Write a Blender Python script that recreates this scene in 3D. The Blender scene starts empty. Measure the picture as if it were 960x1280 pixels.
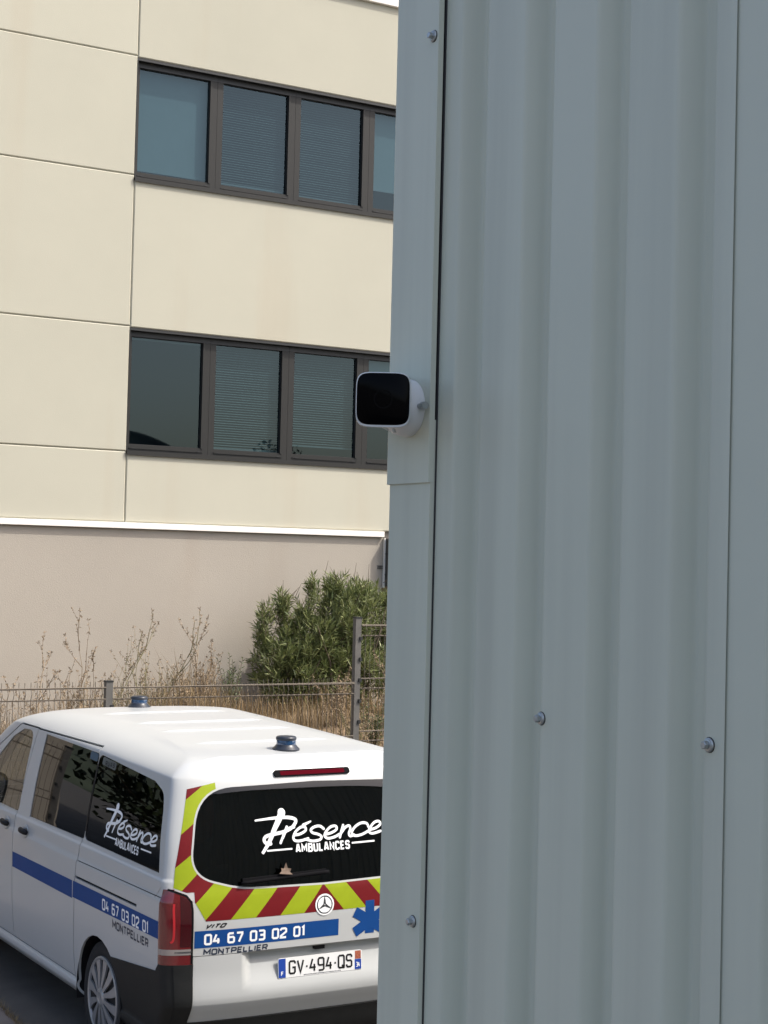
import bpy, math, random
import numpy as np
from mathutils import Vector, Matrix

random.seed(7)
SC = bpy.context.scene
COL = SC.collection
PI = math.pi

# ------------------------------------------------------------------ camera
CAM = Vector((-4.5959, -8.3232, 2.9845))
YAW, PIT, ROLL = math.radians(30.6406), math.radians(1.8268), math.radians(1.4052)
FPX = 2050.2
fw = Vector((math.sin(YAW)*math.cos(PIT), math.cos(YAW)*math.cos(PIT), math.sin(PIT)))
rt = Vector((math.cos(YAW), -math.sin(YAW), 0))
up = rt.cross(fw)
rt2 = rt*math.cos(ROLL) + up*math.sin(ROLL)
up2 = -rt*math.sin(ROLL) + up*math.cos(ROLL)
cd = bpy.data.cameras.new("camera")
cam = bpy.data.objects.new("camera", cd)
COL.objects.link(cam)
M3 = Matrix((rt2, up2, -fw)).transposed()
cam.matrix_world = Matrix.Translation(CAM) @ M3.to_4x4()
cd.sensor_fit = 'HORIZONTAL'
cd.sensor_width = 36.0
cd.lens = 36.0*FPX/960.0
cd.clip_start = 0.05
cd.clip_end = 3000
SC.camera = cam

# ------------------------------------------------------------------ light
SUN = Vector((0.65, -0.50, 1.0)).normalized()      # direction towards the sun
wd = bpy.data.worlds.new("World")
SC.world = wd
wd.use_nodes = True
nt = wd.node_tree
sky = nt.nodes.new("ShaderNodeTexSky")
sky.sky_type = 'NISHITA'
sky.sun_disc = False
sky.sun_elevation = math.asin(SUN.z)
sky.sun_rotation = math.atan2(SUN.x, SUN.y)
sky.dust_density = 4.5
sky.air_density = 0.8
sky.ozone_density = 0.4
sky.altitude = 30
nt.links.new(sky.outputs[0], nt.nodes["Background"].inputs[0])
nt.nodes["Background"].inputs[1].default_value = 0.15
sl = bpy.data.lights.new("sun", 'SUN')
sl.energy = 2.0
sl.angle = math.radians(0.55)
sl.color = (1.0, 0.965, 0.91)
so = bpy.data.objects.new("sun", sl)
COL.objects.link(so)
so.rotation_euler = SUN.to_track_quat('Z', 'Y').to_euler()
so.location = (0, 0, 30)
SC.view_settings.view_transform = 'Standard'
SC.view_settings.look = 'None'
SC.view_settings.gamma = 1.0
SC.view_settings.use_curve_mapping = False
SC.view_settings.exposure = 0.95
SC.cycles.max_bounces = 10
SC.cycles.transparent_max_bounces = 16

# ------------------------------------------------------------------ materials
def mat(name, col, rough=0.6, metal=0.0, var=0.0, vscale=4.0, bump=0.0, bscale=60.0, coat=0.0,
        spec=0.5, dirt=None, stretch=(1, 1, 1)):
    m = bpy.data.materials.new(name)
    m.use_nodes = True
    n, l = m.node_tree.nodes, m.node_tree.links
    b = n["Principled BSDF"]
    b.inputs["Base Color"].default_value = (*col, 1)
    b.inputs["Roughness"].default_value = rough
    b.inputs["Metallic"].default_value = metal
    b.inputs["Specular IOR Level"].default_value = spec
    if coat:
        b.inputs["Coat Weight"].default_value = coat
        b.inputs["Coat Roughness"].default_value = 0.04
    if var or bump or dirt:
        tc = n.new("ShaderNodeTexCoord")
        mp = n.new("ShaderNodeMapping")
        mp.inputs["Scale"].default_value = stretch
        l.new(tc.outputs["Object"], mp.inputs[0])
    if var:
        no = n.new("ShaderNodeTexNoise")
        no.inputs["Scale"].default_value = vscale
        no.inputs["Detail"].default_value = 8
        no.inputs["Roughness"].default_value = 0.65
        l.new(mp.outputs[0], no.inputs[0])
        rp = n.new("ShaderNodeMapRange")
        rp.inputs[1].default_value = 0.3
        rp.inputs[2].default_value = 0.7
        rp.inputs[3].default_value = 1 - var
        rp.inputs[4].default_value = 1 + var
        l.new(no.outputs[0], rp.inputs[0])
        mx = n.new("ShaderNodeVectorMath")
        mx.operation = 'SCALE'
        mx.inputs[0].default_value = col
        l.new(rp.outputs[0], mx.inputs["Scale"])
        out = mx.outputs[0]
        if dirt:                                   # (colour, scale vector, low, high, amount)
            dc, ds, lo, hi, am = dirt
            mp2 = n.new("ShaderNodeMapping")
            mp2.inputs["Scale"].default_value = ds
            l.new(tc.outputs["Object"], mp2.inputs[0])
            n2 = n.new("ShaderNodeTexNoise")
            n2.inputs["Scale"].default_value = 1.0
            n2.inputs["Detail"].default_value = 6
            l.new(mp2.outputs[0], n2.inputs[0])
            r2 = n.new("ShaderNodeMapRange")
            r2.inputs[1].default_value = lo
            r2.inputs[2].default_value = hi
            r2.inputs[4].default_value = am
            l.new(n2.outputs[0], r2.inputs[0])
            mm = n.new("ShaderNodeMix")
            mm.data_type = 'RGBA'
            l.new(r2.outputs[0], mm.inputs[0])
            l.new(out, mm.inputs[6])
            mm.inputs[7].default_value = (*dc, 1)
            out = mm.outputs[2]
        l.new(out, b.inputs["Base Color"])
    if bump:
        nb = n.new("ShaderNodeTexNoise")
        nb.inputs["Scale"].default_value = bscale
        nb.inputs["Detail"].default_value = 5
        l.new(mp.outputs[0], nb.inputs[0])
        bp = n.new("ShaderNodeBump")
        bp.inputs["Strength"].default_value = bump
        bp.inputs["Distance"].default_value = 0.01
        l.new(nb.outputs[0], bp.inputs["Height"])
        l.new(bp.outputs[0], b.inputs["Normal"])
    return m

def glass(name, tint, rough=0.01, f0=0.06, gcol=(1, 1, 1)):
    m = bpy.data.materials.new(name)
    m.use_nodes = True
    n, l = m.node_tree.nodes, m.node_tree.links
    n.remove(n["Principled BSDF"])
    out = n["Material Output"]
    tr = n.new("ShaderNodeBsdfTransparent")
    tr.inputs[0].default_value = (*tint, 1)
    gl = n.new("ShaderNodeBsdfGlossy")
    gl.inputs["Color"].default_value = (*gcol, 1)
    gl.inputs["Roughness"].default_value = rough
    ge = n.new("ShaderNodeNewGeometry")
    def mth(op, a, b=None):
        k = n.new("ShaderNodeMath"); k.operation = op
        for q, v in enumerate((a, b)):
            if v is None: continue
            if isinstance(v, (int, float)): k.inputs[q].default_value = v
            else: l.new(v, k.inputs[q])
        return k.outputs[0]
    dt = n.new("ShaderNodeVectorMath"); dt.operation = 'DOT_PRODUCT'
    l.new(ge.outputs["Normal"], dt.inputs[0]); l.new(ge.outputs["Incoming"], dt.inputs[1])
    c = mth('POWER', mth('SUBTRACT', 1.0, mth('ABSOLUTE', dt.outputs["Value"])), 5.0)
    f = mth('ADD', mth('MULTIPLY', c, 1.0-f0), f0)
    mx = n.new("ShaderNodeMixShader")
    l.new(f, mx.inputs[0])
    l.new(tr.outputs[0], mx.inputs[1])
    l.new(gl.outputs[0], mx.inputs[2])
    l.new(mx.outputs[0], out.inputs[0])
    return m

def leafmat(name, c1, c2, rough=0.5, transl=0.25):
    m = bpy.data.materials.new(name)
    m.use_nodes = True
    n, l = m.node_tree.nodes, m.node_tree.links
    b = n["Principled BSDF"]
    g = n.new("ShaderNodeNewGeometry")
    mm = n.new("ShaderNodeMix")
    mm.data_type = 'RGBA'
    mm.inputs[6].default_value = (*c1, 1)
    mm.inputs[7].default_value = (*c2, 1)
    l.new(g.outputs["Random Per Island"], mm.inputs[0])
    l.new(mm.outputs[2], b.inputs["Base Color"])
    b.inputs["Roughness"].default_value = rough
    if transl:
        t = n.new("ShaderNodeBsdfTranslucent")
        l.new(mm.outputs[2], t.inputs[0])
        ms = n.new("ShaderNodeMixShader")
        ms.inputs[0].default_value = transl
        l.new(b.outputs[0], ms.inputs[1])
        l.new(t.outputs[0], ms.inputs[2])
        l.new(ms.outputs[0], n["Material Output"].inputs[0])
    return m

MT = dict(
    cream=mat("cream_panel", (.446, .430, .341), .85, var=.035, vscale=.7, bump=.15, bscale=90,
              dirt=((.40, .32, .22), (1.3, 1.0, .10), .55, .78, .42)),
    lower=mat("grey_beige_render", (.360, .325, .270), .9, var=.04, vscale=.6, bump=.3, bscale=120,
              dirt=((.30, .24, .18), (.9, 1.0, .12), .54, .76, .5)),
    joint=mat("joint_filler", (.22, .20, .17), .9),
    ledge=mat("white_metal_trim", (.80, .77, .70), .5, var=.03),
    frame=mat("bronze_window_frame", (.0165, .0165, .0145), .5, spec=.35, var=.04, vscale=9),
    framed=mat("dark_window_gasket", (.015, .016, .016), .5),  # gaskets and dark fittings; on window heads it stands in for shade
    blind=mat("grey_blind", (.27, .31, .315), .6),
    shade=mat("roller_blind", (.36, .41, .42), .7, var=.05, vscale=2),
    room=mat("room_interior", (.05, .055, .06), .9),
    pane=glass("tinted_window_glass", (.32, .41, .435), .012, .062, (.58, .76, .82)),
    clad=mat("grey_cladding_paint", (.580, .600, .492), .45, var=.03, vscale=1.1, bump=.12, bscale=5,
             dirt=((.46, .475, .39), (13, 13, .45), .46, .72, .6), spec=.4),
    screw=mat("galvanised_screw", (.42, .44, .44), .38, .8, var=.1, vscale=200),
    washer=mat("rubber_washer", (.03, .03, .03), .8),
    white=mat("white_van_paint", (.455, .470, .462), .34, var=.012, vscale=2.0, coat=.25, spec=.4,
              dirt=((.55, .54, .50), (1.6, 1.6, 2.2), .62, .85, .25)),
    black=mat("black_bumper_plastic", (.011, .012, .012), .6, spec=.3, var=.15, vscale=20, bump=.1, bscale=400),
    trim=mat("black_rubber_trim", (.010, .010, .011), .55, spec=.25),
    liner=mat("dark_interior_trim", (.022, .022, .024), .85),
    seat=mat("dark_seat_fabric", (.035, .037, .045), .9, var=.2, vscale=30),
    redbag=mat("red_bag_fabric", (.35, .02, .025), .7, var=.2, vscale=20),
    glass_f=glass("front_door_glass", (.42, .45, .44)),
    glass_s=glass("sliding_door_privacy_glass", (.13, .135, .135), .01, .045),
    glass_r=glass("rear_privacy_glass", (.05, .054, .058), .01, .038),
    yellow=mat("lime_reflective_film", (.27, .34, .010), .55, spec=.2, var=.05, vscale=14),
    red=mat("red_reflective_film", (.135, .005, .008), .55, spec=.2, var=.06, vscale=14),
    blue=mat("blue_vinyl", (.004, .052, .21), .55, spec=.2, var=.05, vscale=10),
    vinyl=mat("white_vinyl", (.82, .84, .84), .5),
    ink=mat("dark_blue_lettering", (.02, .028, .05), .5),
    lamp=mat("red_lamp_plastic", (.20, .004, .006), .12, coat=1.0),
    lampdark=mat("dark_red_lamp_plastic", (.125, .004, .006), .15, coat=1.0),
    lampglow=mat("bright_red_light_guide", (.50, .022, .028), .25),
    clear=mat("clear_lamp_plastic", (.34, .31, .29), .15, .3),
    chrome=mat("chrome", (.45, .46, .47), .18, 1.0),
    alloy=mat("silver_wheel_cover", (.36, .37, .38), .35, .55, var=.06, vscale=18),
    tyre=mat("tyre_rubber", (.016, .016, .016), .85, bump=.3, bscale=80),
    plate=mat("plate_white", (.74, .75, .74), .35),
    eu=mat("plate_blue", (.01, .05, .30), .4),
    flag=mat("plate_region_mark", (.32, .09, .05), .5, var=.5, vscale=90),
    beacon=mat("blue_beacon_lens", (.012, .045, .11), .15, coat=1.0),
    beaconb=mat("dark_beacon_housing", (.02, .025, .035), .35),
    camw=mat("white_camera_plastic", (.72, .73, .72), .4, var=.02),
    camg=mat("black_camera_glass", (.002, .002, .0025), .12, spec=.06),
    camd=mat("camera_lens_ring", (.003, .003, .0035), .3, spec=.08),
    wire=mat("weathered_fence_wire", (.15, .125, .095), .6, .2, var=.15, vscale=5),
    post=mat("weathered_fence_post", (.115, .11, .10), .6, .2, var=.15, vscale=12),
    asphalt=mat("asphalt", (.085, .080, .072), .9, var=.25, vscale=1.5, bump=.6, bscale=160),
    redpave=mat("reddish_concrete", (.20, .172, .152), .9, var=.2, vscale=3, bump=.4, bscale=120),
    soil=mat("dry_soil", (.21, .15, .09), .95, var=.25, vscale=3, bump=.6, bscale=30),
    hills=mat("wooded_hill", (.045, .06, .035), .95, var=.3, vscale=.05),
    leaf=leafmat("oleander_leaf", (.075, .105, .030), (.25, .275, .105), .5),
    leaf2=leafmat("small_shrub_leaf", (.04, .08, .02), (.10, .14, .04), .5),
    stem=mat("bush_stem", (.11, .085, .055), .9, var=.2),
    straw=leafmat("dry_grass", (.14, .09, .042), (.34, .255, .135), .8, .2),
    weed=leafmat("dry_weed_stem", (.17, .12, .07), (.33, .25, .155), .85, 0),
    gweed=leafmat("green_dry_stem", (.14, .14, .06), (.26, .22, .11), .85, .1),
    cabinet=mat("dark_steel_cabinet", (.055, .055, .05), .5, .2, var=.1),
    matt=mat("matt_wiper_black", (.008, .008, .009), .9, spec=.05),
    leafb=mat("dead_leaf_brown", (.15, .105, .075), .8, var=.2, vscale=60),
)

def tone(m, amt):
    """each panel a shade of its own"""
    n, l = m.node_tree.nodes, m.node_tree.links
    b = n["Principled BSDF"]
    src = b.inputs["Base Color"].links[0].from_socket
    oi = n.new("ShaderNodeObjectInfo")
    mr = n.new("ShaderNodeMapRange")
    mr.inputs[3].default_value = 1-amt; mr.inputs[4].default_value = 1+amt
    l.new(oi.outputs["Random"], mr.inputs[0])
    v = n.new("ShaderNodeVectorMath"); v.operation = 'SCALE'
    l.new(src, v.inputs[0]); l.new(mr.outputs[0], v.inputs["Scale"])
    l.new(v.outputs[0], b.inputs["Base Color"])
tone(MT["cream"], .03)
# ------------------------------------------------------------------ mesh helpers
class MB:
    def __init__(s):
        s.v, s.f, s.n = [], [], []
    def add(s, vs, fs, ns=None):
        o = len(s.v)
        s.v += [tuple(a) for a in vs]
        s.f += [tuple(i+o for i in f) for f in fs]
        s.n += [tuple(a) for a in ns] if ns is not None else [(0, 0, 0)]*len(vs)
        return s
    def box(s, a, b, ch=0.0):
        (x0, y0, z0), (x1, y1, z1) = a, b
        vs = [(x, y, z) for x in (x0, x1) for y in (y0, y1) for z in (z0, z1)]
        return s.add(vs, [(0, 1, 3, 2), (4, 6, 7, 5), (0, 4, 5, 1), (2, 3, 7, 6), (0, 2, 6, 4), (1, 5, 7, 3)])
    def tube(s, pts, r, n=6, cap=True):
        pts = [Vector(q) for q in pts]
        rs = r if isinstance(r, (list, tuple)) else [r]*len(pts)
        rings = []
        for i, q in enumerate(pts):
            t = (pts[min(i+1, len(pts)-1)] - pts[max(i-1, 0)])
            t = t.normalized() if t.length > 1e-9 else Vector((0, 0, 1))
            a = t.orthogonal() if i == 0 else (pa - t*pa.dot(t))
            a = a.normalized() if a.length > 1e-6 else t.orthogonal().normalized()
            pa = a
            b = t.cross(a)
            rings.append([q + (a*math.cos(2*PI*k/n) + b*math.sin(2*PI*k/n))*rs[i] for k in range(n)])
        vs = [q for R in rings for q in R]
        fs = [(i*n+k, i*n+(k+1) % n, (i+1)*n+(k+1) % n, (i+1)*n+k) for i in range(len(pts)-1) for k in range(n)]
        if cap:
            fs += [tuple(reversed(range(n))), tuple((len(pts)-1)*n+k for k in range(n))]
        return s.add(vs, fs)
    def rings(s, rings, cap=True):
        n = len(rings[0])
        vs = [q for R in rings for q in R]
        fs = [(i*n+k, i*n+(k+1) % n, (i+1)*n+(k+1) % n, (i+1)*n+k) for i in range(len(rings)-1) for k in range(n)]
        if cap:
            fs += [tuple(reversed(range(n))), tuple((len(rings)-1)*n+k for k in range(n))]
        return s.add(vs, fs)
    def build(s, name, m, parent=None, smooth=False, angle=None, normals=False, loc=None):
        me = bpy.data.meshes.new(name)
        vs = s.v if loc is None else [(a[0]-loc[0], a[1]-loc[1], a[2]-loc[2]) for a in s.v]
        me.from_pydata(vs, [], s.f)
        me.materials.append(MT[m] if isinstance(m, str) else m)
        if smooth or normals:
            me.polygons.foreach_set("use_smooth", [True]*len(me.polygons))
        me.update()
        if smooth and angle:
            me.set_sharp_from_angle(angle=math.radians(angle))
        if normals:
            me.normals_split_custom_set_from_vertices(s.n)
        return link(name, me, parent, loc)

def link(name, me, parent=None, loc=None):
    o = bpy.data.objects.new(name, me)
    COL.objects.link(o)
    if loc is not None:
        o.location = loc
    if parent is not None:
        o.parent = parent
    return o

def empty(name, loc=(0, 0, 0)):
    o = bpy.data.objects.new(name, None)
    o.empty_display_size = .1
    COL.objects.link(o)
    o.location = loc
    return o

def tag(o, label=None, cat=None, group=None, kind=None):
    if label: o["label"] = label
    if cat: o["category"] = cat
    if group: o["group"] = group
    if kind: o["kind"] = kind
    return o

def sub(o, c):
    """vertices were given in world space: keep them there under a located parent"""
    return o

def panel_box(x0, x1, z0, z1, y0, y1, ch):
    """slab facing -Y with chamfered front edges"""
    mb = MB()
    vs = [(x0, y1, z0), (x1, y1, z0), (x1, y1, z1), (x0, y1, z1),
          (x0, y0+ch, z0), (x1, y0+ch, z0), (x1, y0+ch, z1), (x0, y0+ch, z1),
          (x0+ch, y0, z0+ch), (x1-ch, y0, z0+ch), (x1-ch, y0, z1-ch), (x0+ch, y0, z1-ch)]
    fs = [(0, 3, 2, 1), (8, 9, 10, 11)]
    for k in range(4):
        j = (k+1) % 4
        fs += [(k, j, 4+j, 4+k), (4+k, 4+j, 8+j, 8+k)]
    return mb.add(vs, fs)

# ------------------------------------------------------------------ ground
def sheet(name, x0, x1, y0, y1, z, m, nx=1, ny=1, zf=None):
    mb = MB()
    vs = [(x0+(x1-x0)*i/nx, y0+(y1-y0)*j/ny, 0) for j in range(ny+1) for i in range(nx+1)]
    vs = [(a, b, z if zf is None else zf(a, b)) for a, b, _ in vs]
    fs = [(j*(nx+1)+i, j*(nx+1)+i+1, (j+1)*(nx+1)+i+1, (j+1)*(nx+1)+i) for j in range(ny) for i in range(nx)]
    return tag(mb.add(vs, fs).build(name, m, smooth=zf is not None), kind="structure")

sheet("ground", -900, 900, -900, 900, -0.004, "asphalt")
mb = MB()
mb.add([(-1.10, 2.9, 0), (-1.17, 1.6, 0), (-1.28, 0, 0), (-1.6, -4.5, 0), (-1.7, -5.9, 0), (-16, -5.9, 0), (-16, 5.6, 0), (-.98, 5.6, 0)],
       [(0, 7, 6, 5, 4, 3, 2, 1)])
tag(mb.build("pavement", "redpave"), kind="structure")

YF = 5.8           # fence line
YW = 10.0          # office facade
def ss(t):
    t = min(1, max(0, t))
    return t*t*(3-2*t)
def bank_z(x, y):
    h = .62 + .55*ss((x-1.0)/3.0) + .05*math.sin(x*1.7+y*2.1) + .04*math.sin(x*3.9-y*1.3)
    return .22 + (h-.22)*ss((y-6.0)/1.9)
sheet("bank", -2.4, 22, 5.95, 10.05, 0, "soil", 80, 20, bank_z)
kb = panel_box(-2.4, 22, -.1, .24, 5.80, 5.96, .012)
kb.build("kerb", mat("concrete_kerb", (.30, .28, .25), .9, var=.12, vscale=4, bump=.3, bscale=60))
tag(bpy.data.objects["kerb"], kind="structure")
# unseen wooded ridge added all round, raised on one side to darken pane reflections
mb = MB()
N = 220
vs, fs = [], []
for k in range(N):
    a = 2*PI*k/N
    h = 17 + 22*math.exp(-((((a-5.24+PI) % (2*PI))-PI)/.45)**2) + 5*math.sin(3*a+1) + 3.5*math.sin(7*a) + 2*math.sin(17*a+2) + 1.2*math.sin(41*a)
    vs += [(430*math.cos(a), 430*math.sin(a), -2), (520*math.cos(a), 520*math.sin(a), h), (600*math.cos(a), 600*math.sin(a), -2)]
    j = (k+1) % N
    fs += [(3*k, 3*j, 3*j+1, 3*k+1), (3*k+1, 3*j+1, 3*j+2, 3*k+2)]
tag(mb.add(vs, fs).build("hills", "hills", smooth=True), kind="structure")

# ------------------------------------------------------------------ cream office building
B = tag(empty("office_building", (2.68, YW, 0)),
        "cream panelled office building with ribbon windows behind the white van", "building")
BL = Vector((2.68, YW, 0))
def bpart(mb, name, m, parent=None, smooth=False, kind=None):
    P = parent or B
    o = mb.build(name, m, P, smooth, loc=None)
    # keep world coordinates: undo the parents' offsets
    o.matrix_parent_inverse = (Matrix.Translation(BL)).inverted() if P is B else Matrix.Identity(4)
    if kind: o["kind"] = kind
    return o
XL, XM, XR = -4.05, 2.68, 15.8
TOP = 10.29
G = .006
rows_l = [(3.41, 4.255), (4.255, 5.75), (5.75, 7.565), (7.565, 9.003), (9.003, TOP)]
for x0, x1 in ((XL, -2.42), (-2.42, XM)):
    for z0, z1 in rows_l:
        bpart(panel_box(x0+G/2, x1-G/2, z0+G/2, z1-G/2, YW, YW+.05, .013), "facade_panel", "cream")
rows_r = [(3.41, 4.232), (5.735, 7.508), (8.983, TOP)]
for x0, x1 in ((XM, 9.25), (9.25, XR)):
    for z0, z1 in rows_r:
        bpart(panel_box(x0+G/2, x1-G/2, z0+G/2, z1-G/2, YW, YW+.05, .013), "facade_panel", "cream")
# shell behind the panels (leaves the two window bands open)
mb = MB()
mb.box((XL, YW+.052, 3.2), (XM-.01, YW+.35, TOP))
for z0, z1 in ((3.2, 4.20), (5.76, 7.48), (9.01, TOP)):
    mb.box((XM-.01, YW+.052, z0), (XR, YW+.35, z1))
bpart(mb, "wall_core", "joint")
mb = MB()
mb.box((XL, YW+.02, -.2), (6.262, YW+.35, 3.33))
bpart(mb, "ground_floor_wall", "lower")
mb = MB()
mb.box((6.262, YW+.3, -.2), (XR, YW+.35, 3.33))
bpart(mb, "recessed_wall", "lower")
mb = MB()
mb.box((XL, YW+.9, 4.0), (XR, YW+1.0, 9.2))
mb.box((XL, YW+.35, 3.9), (XR, YW+.95, 4.0))
mb.box((XL, YW+.35, 5.85), (XR, YW+.95, 5.95))
mb.box((XL, YW+.35, 7.3), (XR, YW+.95, 7.4))
mb.box((XL, YW+.35, 9.1), (XR, YW+.95, 9.2))
bpart(mb, "room_backing", "room")
mb = MB()
mb.box((XL, YW+1.0, -.2), (XL+.3, YW+12, TOP)); mb.box((XR-.3, YW+.36, -.2), (XR, YW+12, TOP))
mb.box((XL, YW+11.7, -.2), (XR, YW+12, TOP)); mb.box((XL, YW+.3, 10.0), (XR, YW+12, 10.2))
bpart(mb, "rear_shell", "cream")
# ledge below the first floor and coping on the parapet
mb = panel_box(XL, 6.255, 3.335, 3.408, YW-.035, YW+.05, .004)
bpart(mb, "ledge", "ledge")
mb = panel_box(XL, XR, TOP-.012, TOP+.11, YW-.05, YW+.40, .006)
bpart(mb, "parapet_coping", "ledge")

def make_window_band(z0, z1, blinds, seed):
    rnd = random.Random(seed)
    pitch = 1.0875
    x = XM + .004
    YB = YW + .085                       # frame face, set back in the opening
    # reveal head, sill and jamb
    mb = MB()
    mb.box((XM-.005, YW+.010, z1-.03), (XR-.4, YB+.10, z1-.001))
    bpart(mb, "window_head", "framed")  # near-black: shade under the panel edge put into the colour
    mb = MB()
    mb.box((XM-.005, YW-.028, z0+.001), (XR-.4, YB+.02, z0+.032))
    mb.box((XM-.005, YW-.028, z0-.022), (XR-.4, YW-.022, z0+.001))
    bpart(mb, "window_sill", "frame")
    mb = MB()
    mb.box((XM-.004, YW+.006, z0+.032), (XM+.010, YB+.06, z1-.03))
    bpart(mb, "window_jamb", "frame")
    for i in range(9):
        a, b = x + i*pitch + (.008 if i == 0 else 0), x + (i+1)*pitch
        zb, zt = z0+.033, z1-.031
        fl, fr, fb, ft = (.050 if i == 0 else .0785), .0765, .082, .062
        px0, px1, pz0, pz1 = a+fl, b-fr, zb+fb, zt-ft
        mb = MB()
        e = .0015
        mb.box((a+e, YB, zb), (px0, YB+.06, pz1-.001))
        mb.box((px1, YB, zb), (b-e, YB+.06, pz1-.001))
        mb.box((px0, YB+.002, zb), (px1, YB+.06, pz0))
        # narrow sash step
        for q in ((px1-.022, px1-.001, pz0, pz1),):
            mb.box((q[0], YB-.008, q[2]-.004), (q[1]+.003, YB+.03, q[3]+.004))
        mb.box((px0, YB-.010, zb+.030), (px1, YB+.02, zb+.046))
        w = bpart(mb, "window", "frame")
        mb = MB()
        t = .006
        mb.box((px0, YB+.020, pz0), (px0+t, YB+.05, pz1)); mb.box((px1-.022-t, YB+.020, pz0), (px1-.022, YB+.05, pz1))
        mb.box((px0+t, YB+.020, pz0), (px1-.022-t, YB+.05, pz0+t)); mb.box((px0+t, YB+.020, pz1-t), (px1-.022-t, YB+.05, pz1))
        mb.box((a+e, YB-.004, pz1), (b-e, YB+.055, zt))  # top rail, coloured near-black to stand in for shade under the head
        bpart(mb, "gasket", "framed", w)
        mb = MB()
        mb.add([(px0, YB+.038, pz0), (px1, YB+.038, pz0), (px1, YB+.038, pz1), (px0, YB+.038, pz1)], [(0, 1, 2, 3)])
        bpart(mb, "pane", "pane", w)
        for sx in (px0+.035, px1-.075):
            mb = MB()
            mb.box((sx, YB-.014, zb+.032), (sx+.042, YB-.0095, zb+.043))
            bpart(mb, "drain_cover", "framed", w)
        kind, drop = blinds[i % len(blinds)]
        bz = pz1 - (pz1-pz0)*drop
        mb = MB()
        if kind == 's':
            z = pz1 - .01
            while z > bz:
                tilt = .55 + rnd.uniform(-.05, .05)
                dy, dz = .0125*math.cos(tilt), .0125*math.sin(tilt)
                yc = YB + .10
                mb.add([(px0, yc-dy, z-dz), (px1, yc-dy, z-dz), (px1, yc+dy, z+dz), (px0, yc+dy, z+dz)], [(0, 1, 2, 3)])
                z -= .0305
            mb.box((px0, YB+.088, bz-.02), (px1, YB+.112, bz))
            o = bpart(mb, "venetian_blind", "blind", w)
            o["kind"] = "stuff"
        elif kind == 'r':
            mb.box((px0, YB+.10, bz), (px1, YB+.103, pz1))
            mb.box((px0, YB+.09, bz-.025), (px1, YB+.112, bz))
            bpart(mb, "roller_blind", "shade", w)
make_window_band(7.508, 8.983, [('r', .95), ('s', .96), ('s', .97), ('r', .78), ('s', .9), ('r', .6), ('s', .97), ('s', .97), ('r', .8)], 3)
make_window_band(4.232, 5.735, [('r', .0), ('s', .98), ('s', .90), ('r', .55), ('s', .97), ('s', .6), ('r', .4), ('s', .97), ('s', .9)], 5)

# steel cabinet on the recessed corner beside the ledge end
cab = tag(empty("wall_cabinet", (6.5, YW, 2.68)), "dark steel cabinet on office wall beyond the bush, beside grey cladding", "cabinet")
def wpart(mb, name, m, P, smooth=False, **k):
    o = mb.build(name, m, P, smooth, **k)
    o.matrix_parent_inverse = Matrix.Translation(P.location).inverted() if P.parent is None else Matrix.Identity(4)
    return o
mb = panel_box(6.285, 6.95, 2.70, 3.32, YW-.14, YW+.28, .01)
wpart(mb, "housing", "cabinet", cab)
mb = MB(); mb.box((6.266, YW-.02, 2.68), (6.283, YW+.02, 3.325)); wpart(mb, "mounting_flange", "ledge", cab)
for z in (2.935, 2.96):
    mb = MB(); mb.box((6.19, YW+.004, z-.005), (6.266, YW+.03, z+.005)); wpart(mb, "bracket", "framed", cab)
for z in (2.85, 3.12):
    mb = MB(); mb.box((6.277, YW-.12, z-.004), (6.2855, YW+.01, z+.004)); wpart(mb, "vent_slot", "framed", cab)

# ------------------------------------------------------------------ grey clad building
XW = -3.296
HG = 5.35
YC = -6.158                          # outer corner
g = tag(empty("clad_building", (XW, YC, 0)), "grey corrugated metal clad building filling the right side", "building")
def gpart(mb, name, m, parent=None, smooth=False, **k):
    o = mb.build(name, m, parent or g, smooth, **k)
    o.matrix_parent_inverse = Matrix.Translation(g.location).inverted() if parent is None else Matrix.Identity(4)
    return o
PITCH = .1605
def cladding(y_start, y_end, phase, xo, z0=0.0, z1=HG):
    """trapezoidal sheet facing -X between y_start > y_end; phase = y where a valley web begins"""
    CR, WB, VA, DP = .094, .0215, .0235, .026
    pts = []
    y = y_start
    # build profile from breakpoints
    br = []
    k = -3
    while True:
        b0 = phase - k*PITCH
        seq = [(b0, 0), (b0-WB, DP), (b0-WB-VA, DP), (b0-2*WB-VA, 0)]
        br += seq
        k += 1
        if b0 < y_end - .5: break
    br.sort(key=lambda q: -q[0])
    def xat(y):
        for (a, xa), (b, xb) in zip(br, br[1:]):
            if b <= y <= a:
                return xa + (xb-xa)*((a-y)/(a-b) if a > b else 0)
        return 0
    ys = sorted({y_start, y_end} | {q[0] for q in br if y_end < q[0] < y_start}, reverse=True)
    # soften the folds with a small radius
    fine = []
    for i, y in enumerate(ys):
        if 0 < i < len(ys)-1:
            fine += [y+.0035, y+.0012, y-.0012, y-.0035]
        else:
            fine.append(y)
    prof = []
    for y in fine:
        xs = sum(xat(min(y_start, max(y_end, y+d))) for d in (-.003, -.0015, 0, .0015, .003))/5
        prof.append((XW + xo + xs, y))
    nz = 14
    mb = MB()
    vs = [(x, y, z0+(z1-z0)*j/nz) for j in range(nz+1) for x, y in prof]
    n = len(prof)
    fs = [(j*n+i, (j+1)*n+i, (j+1)*n+i+1, j*n+i+1) for j in range(nz) for i in range(n-1)]
    mb.add(vs, fs)
    return mb
PH = -6.322
gpart(cladding(-6.21, -6.905, PH, .0), "cladding_sheet", "clad")
y = -6.870
k = 0
while y > -14.5:
    gpart(cladding(y, y-.98, PH, .0022*(k+1)), "cladding_sheet", "clad")
    y -= .963
    k += 1
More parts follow.
